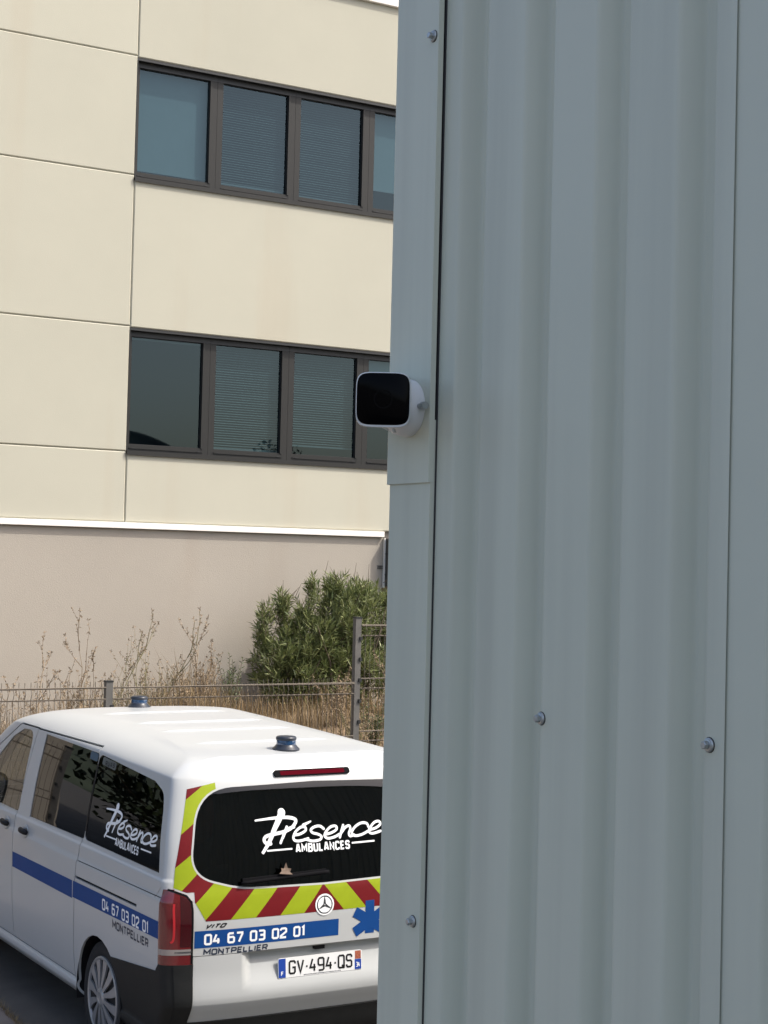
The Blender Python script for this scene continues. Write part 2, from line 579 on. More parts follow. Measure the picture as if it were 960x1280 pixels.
# corner flashing: two lapped lengths with folded return round the corner
def flashing(z0, z1, xo, inset):
    mb = MB()
    x = XW - .010 - xo
    yr = -6.276 + inset
    vs = []
    prof = [(x+.009, yr-.0005), (x+.0005, yr), (x, yr+.002), (x, YC-.004+xo), (x+.0015, YC-.001+xo), (x+.005, YC+xo), (x+.13, YC+xo)]
    for z in (z0, z1):
        vs += [(a, b, z) for a, b in prof]
    n = len(prof)
    fs = [(i, n+i, n+i+1, i+1) for i in range(n-1)]
    mb.add(vs, fs)
    # lower folded edge thickness
    mb.add([(x, yr+.002, z0), (x, YC-.004+xo, z0), (x+.003, YC-.004+xo, z0), (x+.003, yr+.002, z0)], [(0, 1, 2, 3)])
    return mb
gpart(flashing(0, 3.20, .0, .0), "corner_flashing", "clad")
gpart(flashing(3.107, HG, .0035, -.0005), "corner_flashing", "clad")
# dark closure strip in the shadow gap beside the flashing
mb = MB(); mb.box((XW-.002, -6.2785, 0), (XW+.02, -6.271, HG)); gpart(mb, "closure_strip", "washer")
# remaining shell: far wall, inner faces and roof
mb = MB()
mb.box((XW+.03, -14.6, 0), (XW+.10, -6.205, HG-.03))
mb.box((XW+.10, -6.28, 0), (9.0, -6.205, HG-.03))
mb.box((8.92, -14.6, 0), (9.0, -6.28, HG-.03))
mb.box((XW+.10, -14.6, 0), (8.92, -14.52, HG-.03))
gpart(mb, "wall_core", "clad")
def cladding_n(x0, x1):
    mb = MB()
    pts = []
    x = x0
    while x < x1:
        pts += [(x, 0), (x+.094, 0), (x+.1125, -.019), (x+.142, -.019)]
        x += PITCH
    n = len(pts)
    vs = [(a, -6.172+b, z) for z in (0, HG) for a, b in pts]
    return mb.add(vs, [(i, i+1, n+i+1, n+i) for i in range(n-1)])
gpart(cladding_n(XW+.12, 8.9), "side_cladding", "clad")
mb = MB(); mb.box((XW-.012, -14.7, HG-.03), (9.1, YC+.008, HG+.03)); gpart(mb, "roof_edge", "clad")

def screw(y, z, x, tilt):
    s = MB()
    def ring(r, xx, n=16, ph=0): return [(xx, y + r*math.cos(2*PI*k/n+ph), z + r*math.sin(2*PI*k/n+ph)) for k in range(n)]
    s.rings([ring(.0085, x), ring(.0085, x-.0022), ring(.0075, x-.003)])
    o = gpart(s, "screw", "screw", smooth=True)
    s = MB(); s.rings([ring(.0094, x+.001), ring(.0092, x-.0006)])
    w = s.build("washer", "washer", o)
    s = MB()
    s.rings([ring(.0072, x-.003), ring(.0069, x-.0042), ring(.0052, x-.0046)])
    s.rings([ring(.0052, x-.0046, 6, tilt), ring(.0052, x-.0095, 6, tilt), ring(.0040, x-.0105, 6, tilt)])
    s.build("hex_head", "screw", o)
    return o
screw(-6.264, 3.775, XW-.0135, .3)
screw(-6.258, 2.460, XW-.010, .1)
screw(-6.552, 2.785, XW-.0, .5)
screw(-6.880, 2.785, XW-.0, .9)
for yy in (-7.2, -7.52, -7.84): screw(yy, 2.785, XW-.0035, yy)

# ------------------------------------------------------------------ security camera
base_c = Vector((XW-.0137, -6.221, 3.220))
sc = tag(empty("security_camera", base_c), "white bullet security camera with black face on the grey corner flashing", "camera")
def cpart(mb, name, m, parent=None, smooth=False, **k):
    o = mb.build(name, m, parent or sc, smooth, **k)
    o.matrix_parent_inverse = Matrix.Translation(base_c).inverted() if parent is None else Matrix.Identity(4)
    return o
def ringx(r, dx, cy=0, cz=0, n=40):
    return [base_c + Vector((-dx, cy + r*math.cos(2*PI*k/n), cz + r*math.sin(2*PI*k/n))) for k in range(n)]
mb = MB()
mb.rings([ringx(.043, 0), ringx(.0435, .004), ringx(.043, .012), ringx(.041, .020), ringx(.036, .027), ringx(.028, .031), ringx(.016, .033)])
basep = cpart(mb, "mounting_base", "camw", smooth=True, angle=40)
for c in ((-.014, .026), (-.001, -.034)):
    mb = MB()
    mb.rings([ringx(.0042, .022, *c, n=12), ringx(.0042, .0285, *c, n=12), ringx(.003, .0292, *c, n=12)])
    mb.build("fixing_screw", "screw", basep)
# arm with ball joint
axis = (CAM + Vector((-.03, 0, .0)) - base_c).normalized()       # body points roughly at the viewer
fc = Vector((-3.394, -6.282, 3.222)) + Vector((0.0035, .004, .001))
mb = MB()
joint = base_c + Vector((-.060, -.012, .004))
mb.tube([base_c + Vector((-.028, 0, 0)), base_c + Vector((-.045, -.004, .001)), joint], [.015, .013, .017], 20)
cpart(mb, "arm", "camw", smooth=True, angle=50)
mb = MB()
kn = base_c + Vector((-.010, -.047, .000))
mb.tube([kn + Vector((0, .008, 0)), kn, kn + Vector((0, -.004, 0)), kn + Vector((0, -.013, 0))], [.004, .004, .0058, .0056], 12)
cpart(mb, "lock_screw", "screw")
ax = axis
side_v = Vector((0, 0, 1)).cross(ax).normalized()
up_v = ax.cross(side_v).normalized()
def srect(c, hw, hh, n=64, ex=5.4):
    out = []
    for k in range(n):
        t = 2*PI*k/n
        ct, st = math.cos(t), math.sin(t)
        x = hw*math.copysign(abs(ct)**(2/ex), ct)
        z = hh*math.copysign(abs(st)**(2/ex), st)
        out.append(c + side_v*x + up_v*z)
    return out
HWc, HHc = .0400, .0402
mb = MB()
mb.rings([srect(fc-ax*.150, .020, .021, ex=3), srect(fc-ax*.149, .026, .027, ex=3), srect(fc-ax*.140, .0315, .033), srect(fc-ax*.10, HWc-.001, HHc-.001),
          srect(fc-ax*.006, HWc, HHc), srect(fc-ax*.001, HWc-.0004, HHc-.0004), srect(fc, HWc-.0012, HHc-.0012), srect(fc-ax*.0012, HWc-.0020, HHc-.0020)])
body_c = cpart(mb, "camera_body", "camw", smooth=True, angle=50)
mb = MB()
fcd = fc - up_v*(-.0012) - ax*.0006
mb.rings([srect(fcd-ax*.004, HWc-.0016, HHc-.0026), srect(fcd, HWc-.0016, HHc-.0026), srect(fcd+ax*.0006, HWc-.0024, HHc-.0034)])
face = cpart(mb, "front_glass", "camg", smooth=True, angle=50)
mb = MB()
def ringf(c, r, n=32): return [c + side_v*r*math.cos(2*PI*k/n) + up_v*r*math.sin(2*PI*k/n) for k in range(n)]
lc = fcd + ax*.00045
mb.rings([ringf(lc, .014), ringf(lc+ax*.0004, .0138), ringf(lc+ax*.0004, .0118), ringf(lc, .0116)], cap=False)
mb.build("lens_ring", "camd", face)
# cable stub going into the flashing behind the body
mb = MB()
mb.tube([base_c + Vector((-.05, .02, -.005)), base_c + Vector((-.035, .045, -.02)), base_c + Vector((-.008, .05, -.028)), base_c + Vector((.004, .05, -.03))], .0028, 8)
cpart(mb, "cable", "camw", smooth=True)

# ------------------------------------------------------------------ ambulance van: surface definition
def pchip(pts, lo, hi, n=4000):
    x = np.array([q[0] for q in pts]); y = np.array([q[1] for q in pts])
    h = np.diff(x); d = np.diff(y)/h
    m = np.zeros_like(y)
    for i in range(1, len(x)-1):
        if d[i-1]*d[i] > 0:
            w1, w2 = 2*h[i]+h[i-1], h[i]+2*h[i-1]
            m[i] = (w1+w2)/(w1/d[i-1]+w2/d[i])
    m[0], m[-1] = d[0], d[-1]
    xs = np.linspace(lo, hi, n)
    i = np.clip(np.searchsorted(x, xs)-1, 0, len(h)-1)
    t = (xs-x[i])/h[i]
    ys = (y[i]*(1+2*t)*(1-t)**2 + h[i]*m[i]*t*(1-t)**2 + y[i+1]*t*t*(3-2*t) + h[i]*m[i+1]*t*t*(t-1))
    ys = np.where(xs < x[0], y[0], np.where(xs > x[-1], y[-1], ys)).tolist()
    s = (n-1)/(hi-lo)
    def f(v):
        u = (v-lo)*s
        if u <= 0: return ys[0]
        k = int(u)
        if k >= n-1: return ys[-1]
        return ys[k] + (ys[k+1]-ys[k])*(u-k)
    return f
ZS, ZR = 1.80, .12
_w = pchip([(.22, .84), (.27, .90), (.30, .930), (.325, .941), (.345, .940), (.365, .929), (.40, .934), (.5, .946), (.65, .957), (.85, .964), (1.0, .967), (1.085, .967),
            (1.105, .962), (1.13, .956), (1.195, .9545), (1.216, .942), (1.24, .939), (1.45, .912), (1.70, .868), (1.80, .848)], .2, 1.81)
def W(z):
    if z <= ZS: return _w(z)
    f = min(1.0, (z-ZS)/ZR)
    return .848*(1-f**1.22)**(1/5.6)
YRf = pchip([(.2, .16), (.30, .10), (.42, .055), (.50, .008), (.525, -.004), (.56, -.008), (.7, .0), (.95, .0), (1.10, .012), (1.16, .025), (1.45, .085), (1.70, .15), (1.78, .178),
             (1.82, .20), (1.85, .225), (1.87, .26), (1.888, .33), (1.90, .48), (1.91, .85), (1.915, 1.2), (1.92, 2.0)], .2, 1.921)
YFf = pchip([(.2, 4.98), (.32, 5.08), (.5, 5.14), (.8, 5.11), (.95, 5.03), (1.06, 4.80), (1.14, 4.50), (1.19, 4.28), (1.45, 3.98), (1.70, 3.63), (1.80, 3.42), (1.86, 3.22), (1.90, 2.95), (1.92, 2.3)], .2, 1.921)
CA, CN = .13, 2.7
def hx(d):
    if d >= CA: return 1.0
    if d <= 0: return 0.0
    return (1-(1-d/CA)**CN)**(1/CN)
FA, FN = .42, 2.6
def hf(e):
    if e >= FA: return 1.0
    if e <= 0: return 0.0
    return (1-(1-e/FA)**FN)**(1/FN)
def drop(Y):
    return .066*(1-min(1, max(0, Y/2.8)))**1.4
def ssz(z): return ss((z-1.3)/.42)
def zp(z, Y): return z + drop(Y)*ssz(z)
def zi(zpv, Y):
    z = zpv
    for _ in range(12): z = zpv - drop(Y)*ssz(z)
    return z
XI = .94
DS = CA*(1-(1-XI**CN)**(1/CN))
ES = FA*(1-(1-XI**FN)**(1/FN))
def recess(X, z):
    """number-plate recess under the tailgate lip"""
    a = ss((.50-abs(X))/.05)
    if z > .792 or z < .585 or a <= 0: return 0
    t = (.792-z)/.005 if z > .787 else 1.0
    return a*.048*min(1, t)*min(1, (z-.585)/.19)
def P_side(Y, z, off=0.0):
    q = zp(z, Y)
    return Vector((-(W(q)*hx(Y-YRf(q))*hf(YFf(q)-Y)), Y, z))
def P_rear(X, z):
    Y = YRf(z)
    for _ in range(3):
        q = zp(z, Y)
        xi = min(.9999, abs(X)/W(q))
        Y = YRf(q) + CA*(1-(1-xi**CN)**(1/CN))
    return Vector((X, Y+recess(X, z), z))
def P_front(X, z):
    q = z
    xi = min(.9999, abs(X)/W(q))
    return Vector((X, YFf(q) - FA*(1-(1-xi**FN)**(1/FN)), z))
def P_roof(X, Y):
    lo, hi = 1.70, 1.91999
    for _ in range(34):
        m = (lo+hi)/2
        if W(m)*hx(Y-YRf(m))*hf(YFf(m)-Y) > abs(X): lo = m
        else: hi = m
    return Vector((X, Y, lo - drop(Y)))
H = .002
def nrm(fn, a, b, ref):
    t1 = fn(a+H, b)-fn(a-H, b)
    t2 = fn(a, b+H)-fn(a, b-H)
    n = t1.cross(t2)
    n = n.normalized() if n.length > 1e-12 else Vector(ref)
    return n if n.dot(Vector(ref)) > 0 else -n
REF = {}
REF[P_side] = (-1, 0, .05); REF[P_rear] = (0, -1, .05); REF[P_front] = (0, 1, .3); REF[P_roof] = (0, 0, 1)
def S(fn, a, b, off):
    n = nrm(fn, a, b, REF[fn])
    return fn(a, b)+n*off, n
def P_sideR(Y, z):
    v = P_side(Y, z)
    return Vector((-v.x, v.y, v.z))
REF[P_sideR] = (1, 0, .05)

# ---- 2-D convex clipping
def area(P):
    return .5*sum(P[i][0]*P[(i+1) % len(P)][1]-P[(i+1) % len(P)][0]*P[i][1] for i in range(len(P)))
def ccw(P): return P if area(P) > 0 else P[::-1]
def half(P, a, b, inside=True):
    """part of P on the left (inside) or right of a->b"""
    ex, ey = b[0]-a[0], b[1]-a[1]
    out = []
    sg = 1 if inside else -1
    D = [sg*(ex*(q[1]-a[1])-ey*(q[0]-a[0])) for q in P]
    for i in range(len(P)):
        j = (i+1) % len(P)
        if D[i] >= 0: out.append(P[i])
        if (D[i] > 0 and D[j] < 0) or (D[i] < 0 and D[j] > 0):
            t = D[i]/(D[i]-D[j])
            out.append((P[i][0]+(P[j][0]-P[i][0])*t, P[i][1]+(P[j][1]-P[i][1])*t))
    return out
def bbox(P):
    xs = [q[0] for q in P]; ys = [q[1] for q in P]
    return min(xs), max(xs), min(ys), max(ys)
def split(P, R, bb):
    """(inside piece or None, outside pieces) of convex P against convex ccw R"""
    b = bbox(P)
    if b[1] <= bb[0] or b[0] >= bb[1] or b[3] <= bb[2] or b[2] >= bb[3]: return None, [P]
    outs, cur = [], P
    for i in range(len(R)):
        a, c = R[i], R[(i+1) % len(R)]
        o = half(cur, a, c, False)
        if len(o) > 2 and abs(area(o)) > 1e-9: outs.append(o)
        cur = half(cur, a, c, True)
        if len(cur) < 3 or abs(area(cur)) < 1e-9: return None, [P]
    return cur, outs
def rounded(P, r, n=5):
    P = ccw(P)
    rs = r if isinstance(r, (list, tuple)) else [r]*len(P)
    out = []
    for i in range(len(P)):
        a, b, c = Vector(P[i-1]), Vector(P[i]), Vector(P[(i+1) % len(P)])
        rr = rs[i]
        if rr <= 0: out.append(tuple(b)); continue
        u, v = (a-b).normalized(), (c-b).normalized()
        ang = math.acos(max(-1, min(1, u.dot(v))))
        t = min(rr/math.tan(ang/2), .45*(a-b).length, .45*(c-b).length)
        p0, p1 = b+u*t, b+v*t
        for k in range(n+1):
            s_ = k/n
            q = p0*(1-s_)**2 + b*2*s_*(1-s_) + p1*s_**2
            out.append(tuple(q))
    return out
def strip(a, b, w):
    a, b = Vector(a), Vector(b)
    d = (b-a).normalized(); n = Vector((-d.y, d.x))*w/2
    return ccw([tuple(a+n), tuple(b+n), tuple(b-n), tuple(a-n)])
def grow(P, g):
    P = ccw(P); n = len(P); out = []
    for i in range(n):
        a, b, c = Vector(P[i-1]), Vector(P[i]), Vector(P[(i+1) % n])
        d1, d2 = (b-a), (c-b)
        if d1.length < 1e-9 or d2.length < 1e-9: continue
        n1 = Vector((d1.y, -d1.x)).normalized(); n2 = Vector((d2.y, -d2.x)).normalized()
        m = (n1+n2); m = m/max(.2, m.length_squared)*2
        out.append(tuple(b+m*g))
    return out

# ---- the cells of each chart
def lin(a, b, n): return [a+(b-a)*i/n for i in range(n+1)]
ZROWS = ([.24, .265, .29, .31, .325, .34, .352, .365, .385, .41] + lin(.44, .50, 2) + [.515, .527, .54, .56, .585] + lin(.62, .78, 5) +
         [.786, .7885, .7925, .80] + lin(.84, 1.06, 7) + [1.085, 1.1, 1.115, 1.135, 1.16, 1.19, 1.205, 1.22] + lin(1.26, 1.74, 13) + lin(1.77, 1.835, 5))
US = [0, .003, .007, .012, .018, .026, .035] + lin(.05, .95, 40) + [.965, .98, .99, 1.0]
XIS = [math.copysign(abs(t)**.8, t)*XI for t in lin(-1, 1, 44)]
def cells_from(fn2, A, Bv):
    gr = [[fn2(a, b) for a in A] for b in Bv]
    return [ccw([gr[j][i], gr[j][i+1], gr[j+1][i+1], gr[j+1][i]]) for j in range(len(Bv)-1) for i in range(len(A)-1)]
def side_pt(u, q):
    y0, y1 = YRf(q)+DS, YFf(q)-ES
    Y = y0+(y1-y0)*u
    return (Y, zi(q, Y))
def rear_pt(xi, q):
    Y = YRf(q)+CA*(1-(1-abs(xi)**CN)**(1/CN))
    return (xi*W(q), zi(q, Y))
def front_pt(xi, q): return (xi*W(q), q)
side_cells = cells_from(side_pt, US, ZROWS)
rear_cells = cells_from(rear_pt, XIS, ZROWS)
front_cells = cells_from(front_pt, XIS[::2], ZROWS)

def carve(cells, regions):
    """regions: [(key, convex polygon)] in priority order -> dict key: pieces; None = the rest"""
    res = {k: [] for k, _ in regions}
    res[None] = []
    regs = [(k, ccw(P), bbox(P)) for k, P in regions]
    for c in cells:
        rest = [c]
        for k, R, bb in regs:
            nxt = []
            for q in rest:
                i, o = split(q, R, bb)
                if i is not None: res[k].append(i)
                nxt += o
            rest = nxt
            if not rest: break
        res[None] += rest
    return res

def surf(mb, fn, pieces, off=0.0, skirt=.014, skn=True):
    """lay 2-D pieces on the surface fn with analytic normals; skirts turn the rim inwards"""
    idx, vs, ns, fs = {}, [], [], []
    edges = {}
    for P in pieces:
        ids = []
        for q in P:
            k = (round(q[0], 5), round(q[1], 5))
            if k not in idx:
                p_, n_ = S(fn, q[0], q[1], off)
                idx[k] = len(vs); vs.append(p_); ns.append(n_)
            if not ids or ids[-1] != idx[k]: ids.append(idx[k])
        if len(ids) > 1 and ids[0] == ids[-1]: ids.pop()
        if len(ids) < 3: continue
        a, b, c = vs[ids[0]], vs[ids[1]], vs[ids[2]]
        nf = (b-a).cross(c-a)
        if nf.dot(ns[ids[0]]) < 0: ids = ids[::-1]
        fs.append(tuple(ids))
        for i in range(len(ids)):
            e = (ids[i], ids[(i+1) % len(ids)])
            edges[e] = edges.get(e, 0)+1
    mb.add(vs, fs, ns)
    if skirt:
        sv, sf, sn = [], [], []
        for (a, b) in edges:
            if (b, a) in edges: continue
            va, vb = vs[a], vs[b]
            if (va-vb).length < 1e-6: continue
            na, nb = ns[a], ns[b]
            out = (vb-va).cross(na).normalized()
            o = len(sv)
            sv += [va, vb, vb-nb*skirt, va-na*skirt]; sn += [out]*4
            sf.append((o, o+3, o+2, o+1))
        mb.add(sv, sf, sn)
    return mb

# ---- openings and panels (Y or X, z) in metres, measured on the van
def circle(c, r, n=28): return [(c[0]+r*math.cos(2*PI*k/n), c[1]+r*math.sin(2*PI*k/n)) for k in range(n)]
WH_R, WH_F, WZ, WR = (1.075, .345), (4.245, .345), .338, .335
win_front = rounded([(2.668, 1.228), (2.640, 1.785), (2.86, 1.775), (3.06, 1.70), (3.36, 1.49), (3.72, 1.235)], [.03, .03, .10, .1, .1, .05])
win_slide = rounded([(1.400, 1.236), (1.400, 1.762), (2.40, 1.783), (2.437, 1.228)], [0, 0, .03, .03])
win_quart = rounded([(.212, 1.232), (.300, 1.56), (.345, 1.66), (.50, 1.706), (1.400, 1.762), (1.400, 1.236)], [.05, .06, .08, .10, 0, 0])
g_ = .010
seams_side = [strip((2.705, .40), (2.700, 1.17), g_), strip((2.700, 1.17), (2.575, 1.803), g_), strip((2.575, 1.803), (1.418, 1.802), .010),
              strip((1.418, 1.802), (1.418, 1.765), g_), strip((1.425, 1.235), (1.470, .98), g_), strip((1.470, .98), (1.505, .36), g_),
              strip((.46, 1.008), (1.462, .998), .016), strip((.118, 1.113), (1.448, 1.101), .005),
              strip((.215, 1.10), (.150, 1.165), .004),
              strip((2.575, 1.806), (2.93, 1.806), g_), strip((2.93, 1.806), (3.42, 1.56), g_), strip((3.42, 1.56), (3.86, 1.22), g_), strip((3.86, 1.22), (3.80, .40), g_),
              strip((1.505, .372), (3.80, .372), .006)]
bumper_a = [(-.2, .2), (.98, .2), (.98, .61), (.86, .634), (.20, .702), (-.2, .735)]
bumper_b = [(-.2, .2), (.140, .2), (.132, .80), (-.2, .80)]
tail_s = [(-.2, .752), (.128, .752), (.127, .83), (.126, 1.0), (.125, 1.160), (-.2, 1.175)]
cover_s = rounded([(.145, .74), (.145, .80), (.13, .80)], 0)
side_regions = ([("wheel_arch", circle(WH_R, .362)), ("wheel_arch", circle(WH_F, .362)),
                 ("front_window", win_front), ("slide_window", win_slide), ("quarter_window", win_quart),
                 ("tail_lamp", tail_s)] +
                [("gap", q) for q in seams_side] +
                [("bumper", bumper_a), ("bumper", bumper_b), ("bumper", [(.19, .69), (.13, .69), (.13, .76), (.158, .722)]),
                 ("front_bumper", [(4.60, .2), (5.3, .2), (5.3, .62), (4.60, .58)]),
                 ("sliding_door", [(1.505, .372), (1.470, .98), (1.40, 1.30), (1.418, 1.802), (2.575, 1.803), (2.700, 1.17), (2.705, .372)]),
                 ("front_door", [(2.705, .372), (2.700, 1.17), (2.575, 1.806), (2.93, 1.806), (3.42, 1.56), (3.86, 1.22), (3.80, .372)])])
glass_rear = rounded([(-.725, 1.690), (-.806, 1.232), (-.52, 1.152), (0, 1.143), (.52, 1.152), (.806, 1.232), (.725, 1.690), (0, 1.708)],
                     [.27, .16, .7, 0, .7, .16, .27, 0], 9)
def mir(P): return [(-a, b) for a, b in P][::-1]
tail_r = [(-1.0, 1.172), (-.905, 1.158), (-.835, 1.130), (-.808, 1.095), (-.803, 1.05), (-.803, .752), (-1.0, .752)]
gate_lo = rounded([(-.796, .43), (-.796, 1.10), (.796, 1.10), (.796, .43)], [.06, 0, 0, .06])
gate_hi = [(-.915, 1.166), (-.868, 1.45), (-.815, 1.72), (-.78, 1.783), (.78, 1.783), (.815, 1.72), (.868, 1.45), (.915, 1.166), (.83, 1.135), (.796, 1.09), (-.796, 1.09), (-.83, 1.135)]
gate_seams = [strip((-.919, 1.166), (-.872, 1.45), .007), strip((-.872, 1.45), (-.819, 1.72), .007), strip((-.819, 1.72), (-.78, 1.786), .007), strip((-.78, 1.786), (.78, 1.786), .006)]
gate_seams += [mir(q) for q in gate_seams[:3]] + [strip((-.799, .43), (-.799, .752), .006), mir(strip((-.799, .43), (-.799, .752), .006)),
               strip((-.80, .7935), (-.47, .7935), .004), strip((.47, .7935), (.80, .7935), .004)]
rear_regions = ([("rear_window", glass_rear), ("tail_lamp", tail_r), ("tail_lamp_r", mir(tail_r))] + [("gap", q) for q in gate_seams] +
                [("tailgate", gate_lo), ("tailgate", gate_hi),
                 ("bumper", [(-1, .2), (1, .2), (1, .418), (-1, .418)]), ("bumper", [(-1, .2), (-.80, .2), (-.80, .80), (-1, .80)]), ("bumper", mir([(-1, .2), (-.80, .2), (-.80, .80), (-1, .80)]))])
CS = carve(side_cells, side_regions)
CRR = carve(rear_cells, rear_regions)
wind = rounded([(-.70, 1.24), (.70, 1.24), (.60, 1.74), (-.60, 1.74)], .06)
CF = carve(front_cells, [("windscreen", wind), ("grille", rounded([(-.5, .62), (.5, .62), (.55, .84), (-.55, .84)], .05)),
                         ("head_lamp", [(-.86, .80), (-.60, .74), (-.58, .90), (-.84, 1.0)]), ("head_lamp_r", mir([(-.86, .80), (-.60, .74), (-.58, .90), (-.84, 1.0)])),
                         ("front_bumper", [(-1, .2), (1, .2), (1, .50), (-1, .50)])])

van = tag(empty("ambulance_van", (0, 2.5, 0)), "white ambulance van with lime and red chevrons parked beside the fence", "van")
def vp(mb, name, m, parent=None, normals=True, smooth=False, **k):
    P = parent or van
    o = mb.build(name, m, P, smooth=smooth, normals=normals, **k)
    o.matrix_parent_inverse = Matrix.Translation(van.location).inverted() if P is van else Matrix.Identity(4)
    return o

# roof: loft of shrinking rings
def ring_at(q):
    R = []
    for u in US[::-1]:                               # left side, front to rear
        Y = side_pt(u, q)[0]
        R.append(Vector((-(W(q)*hx(Y-YRf(q))*hf(YFf(q)-Y)), Y, zi(q, Y))))
    for xi in XIS[1:]:
        Y = YRf(q)+CA*(1-(1-abs(xi)**CN)**(1/CN))
        R.append(Vector((xi*W(q), Y, zi(q, Y))))
    for u in US[1:]:
        Y = side_pt(u, q)[0]
        R.append(Vector((W(q)*hx(Y-YRf(q))*hf(YFf(q)-Y), Y, zi(q, Y))))
    for xi in XIS[::-1][1:-1]:
        Y = YFf(q)-FA*(1-(1-abs(xi)**FN)**(1/FN))
        R.append(Vector((xi*W(q), Y, zi(q, Y))))
    return R
body = MB()
surf(body, P_side, CS[None]); surf(body, P_rear, CRR[None]); surf(body, P_front, CF[None], skirt=0)
sideR_regions = [("wheel_arch", circle(WH_R, .362)), ("wheel_arch", circle(WH_F, .362)), ("front_window", win_front), ("slide_window", win_slide),
                 ("quarter_window", win_quart), ("tail_lamp", tail_s), ("bumper", bumper_a), ("bumper", bumper_b), ("front_bumper", [(4.60, .2), (5.3, .2), (5.3, .62), (4.60, .58)])] + \
                [("gap", q) for q in seams_side[:2]] + [("gap", q) for q in seams_side[4:6]]
CSR = carve(side_cells, sideR_regions)
surf(body, P_sideR, CSR[None])
qs = [1.835, 1.845, 1.855, 1.865, 1.874, 1.882, 1.889, 1.895, 1.900, 1.9045, 1.9085, 1.9115, 1.914, 1.916, 1.9175, 1.9187, 1.9195, 1.91985]
RR = [ring_at(q) for q in qs]
nR = len(RR[0])
rv = [v for R in RR for v in R]
rf = [(i*nR+k, (i+1)*nR+k, (i+1)*nR+(k+1) % nR, i*nR+(k+1) % nR) for i in range(len(RR)-1) for k in range(nR)]
o0 = (len(RR)-1)*nR
nS = len(US); nX = len(XIS)-1
lastL = [o0+k for k in range(nS)]
lastR = [o0+nS-1+nX+k for k in range(nS)]
for k in range(nS-1):
    rf.append((lastL[k], lastL[k+1], lastR[nS-2-k], lastR[nS-1-k]))
rear_loop = [o0+nS-1+k for k in range(nX+1)]
rf.append(tuple(rear_loop[::-1]))
fr_loop = [o0+nS-1+nX+nS-1+k for k in range(nX)] + [o0]
rf.append(tuple(fr_loop[::-1]))
me = bpy.data.meshes.new("tmp"); me.from_pydata(rv, [], rf)
me.polygons.foreach_set("use_smooth", [True]*len(me.polygons)); me.update()
vn = [Vector(a.vector) for a in me.vertex_normals]
flip = -1 if sum(n.z for n in vn) < 0 else 1
vn = [n*flip for n in vn]
if flip < 0: rf = [f[::-1] for f in rf]
for k, v in enumerate(RR[0]):                        # rim: analytic normals so it blends with sides and rear
    if k < nS: vn[k] = nrm(P_side, v.y, v.z, REF[P_side])
    elif k < nS+nX: vn[k] = nrm(P_rear, v.x, v.z, REF[P_rear])
    elif k < nS+nX+nS-1: vn[k] = nrm(P_sideR, v.y, v.z, REF[P_sideR])
bpy.data.meshes.remove(me)
def up_face(f):
    a = sum((rv[f[i]].x*rv[f[(i+1) % len(f)]].y-rv[f[(i+1) % len(f)]].x*rv[f[i]].y) for i in range(len(f)))
    return f if a > 0 else f[::-1]
rf = [up_face(f) for f in rf]
for i in range(nR, len(vn)):
    if vn[i].z < 0: vn[i] = -vn[i]
    if i >= o0-2*nR: vn[i] = vn[i].lerp(Vector((0, 0, 1)), .9).normalized()
body_o = vp(body, "body", "white")
mb = MB(); mb.add(rv, rf, vn)
roof_o = vp(mb, "roof", "white")

# pressed ribs across the roof
def rib(y0, x0, x1, skew, h=.009, w=.075):
    mb = MB()
    nx, ny = 26, 10
    vs = []
    for i in range(nx+1):
        X = x0+(x1-x0)*i/nx
        e = ss(min(i, nx-i)/3.5)
        for j in range(ny+1):
            s_ = -1+2*j/ny
            Y = y0 + skew*(X)**2 + s_*w/2
            vs.append(P_roof(X, Y)+Vector((0, 0, -.0015 + (h+.0015)*e*(.5+.5*math.cos(PI*s_)))))
    fs = [(i*(ny+1)+j, (i+1)*(ny+1)+j, (i+1)*(ny+1)+j+1, i*(ny+1)+j+1) for i in range(nx) for j in range(ny)]
    return mb.add(vs, fs)
for y0 in (2.36, 1.78, 1.36, .84):
    vp(rib(y0, -.50, .50, .03), "roof_rib", "white", roof_o, normals=False, smooth=True)
vp(rib(.345, -.66, .66, .10, .012, .06), "roof_rib", "white", roof_o, normals=False, smooth=True)

# doors, tailgate, glass, bumper, lamps
mb = MB(); surf(mb, P_side, CS["sliding_door"]); slide_o = vp(mb, "sliding_door", "white")
mb = MB(); surf(mb, P_side, CS["front_door"]); fdoor_o = vp(mb, "front_door", "white")
mb = MB(); surf(mb, P_rear, CRR["tailgate"]); gate_o = vp(mb, "tailgate", "white")
def win(fn, pieces, name, m, parent, off=-.005):
    mb = MB(); surf(mb, fn, pieces, off, 0)
    return vp(mb, name, m, parent)
win(P_side, CS["front_window"], "door_window", "glass_f", fdoor_o)
win(P_side, CS["slide_window"], "door_window", "glass_s", slide_o)
win(P_side, CS["quarter_window"], "quarter_window", "glass_r", body_o)
for k, m in (("front_window", "glass_f"), ("slide_window", "glass_s"), ("quarter_window", "glass_r")):
    win(P_sideR, CSR[k], "side_window", m, body_o)
win(P_rear, CRR["rear_window"], "rear_window", "glass_r", gate_o, -.003)
win(P_front, CF["windscreen"], "windscreen", "glass_f", body_o)
mb = MB(); surf(mb, P_front, CF["grille"], -.01, 0); vp(mb, "grille", "trim", body_o)
for k in ("head_lamp", "head_lamp_r"):
    mb = MB(); surf(mb, P_front, CF[k], .004); vp(mb, "headlight", "clear", body_o)
mb = MB(); surf(mb, P_side, CS["bumper"], .006, .03); surf(mb, P_rear, CRR["bumper"], .010, .03); surf(mb, P_sideR, CSR["bumper"], .006, .03)
vp(mb, "rear_bumper", "black")
mb = MB(); surf(mb, P_side, CS["front_bumper"], .004, .03); surf(mb, P_sideR, CSR["front_bumper"], .004, .03); surf(mb, P_front, CF["front_bumper"], .006, .03)
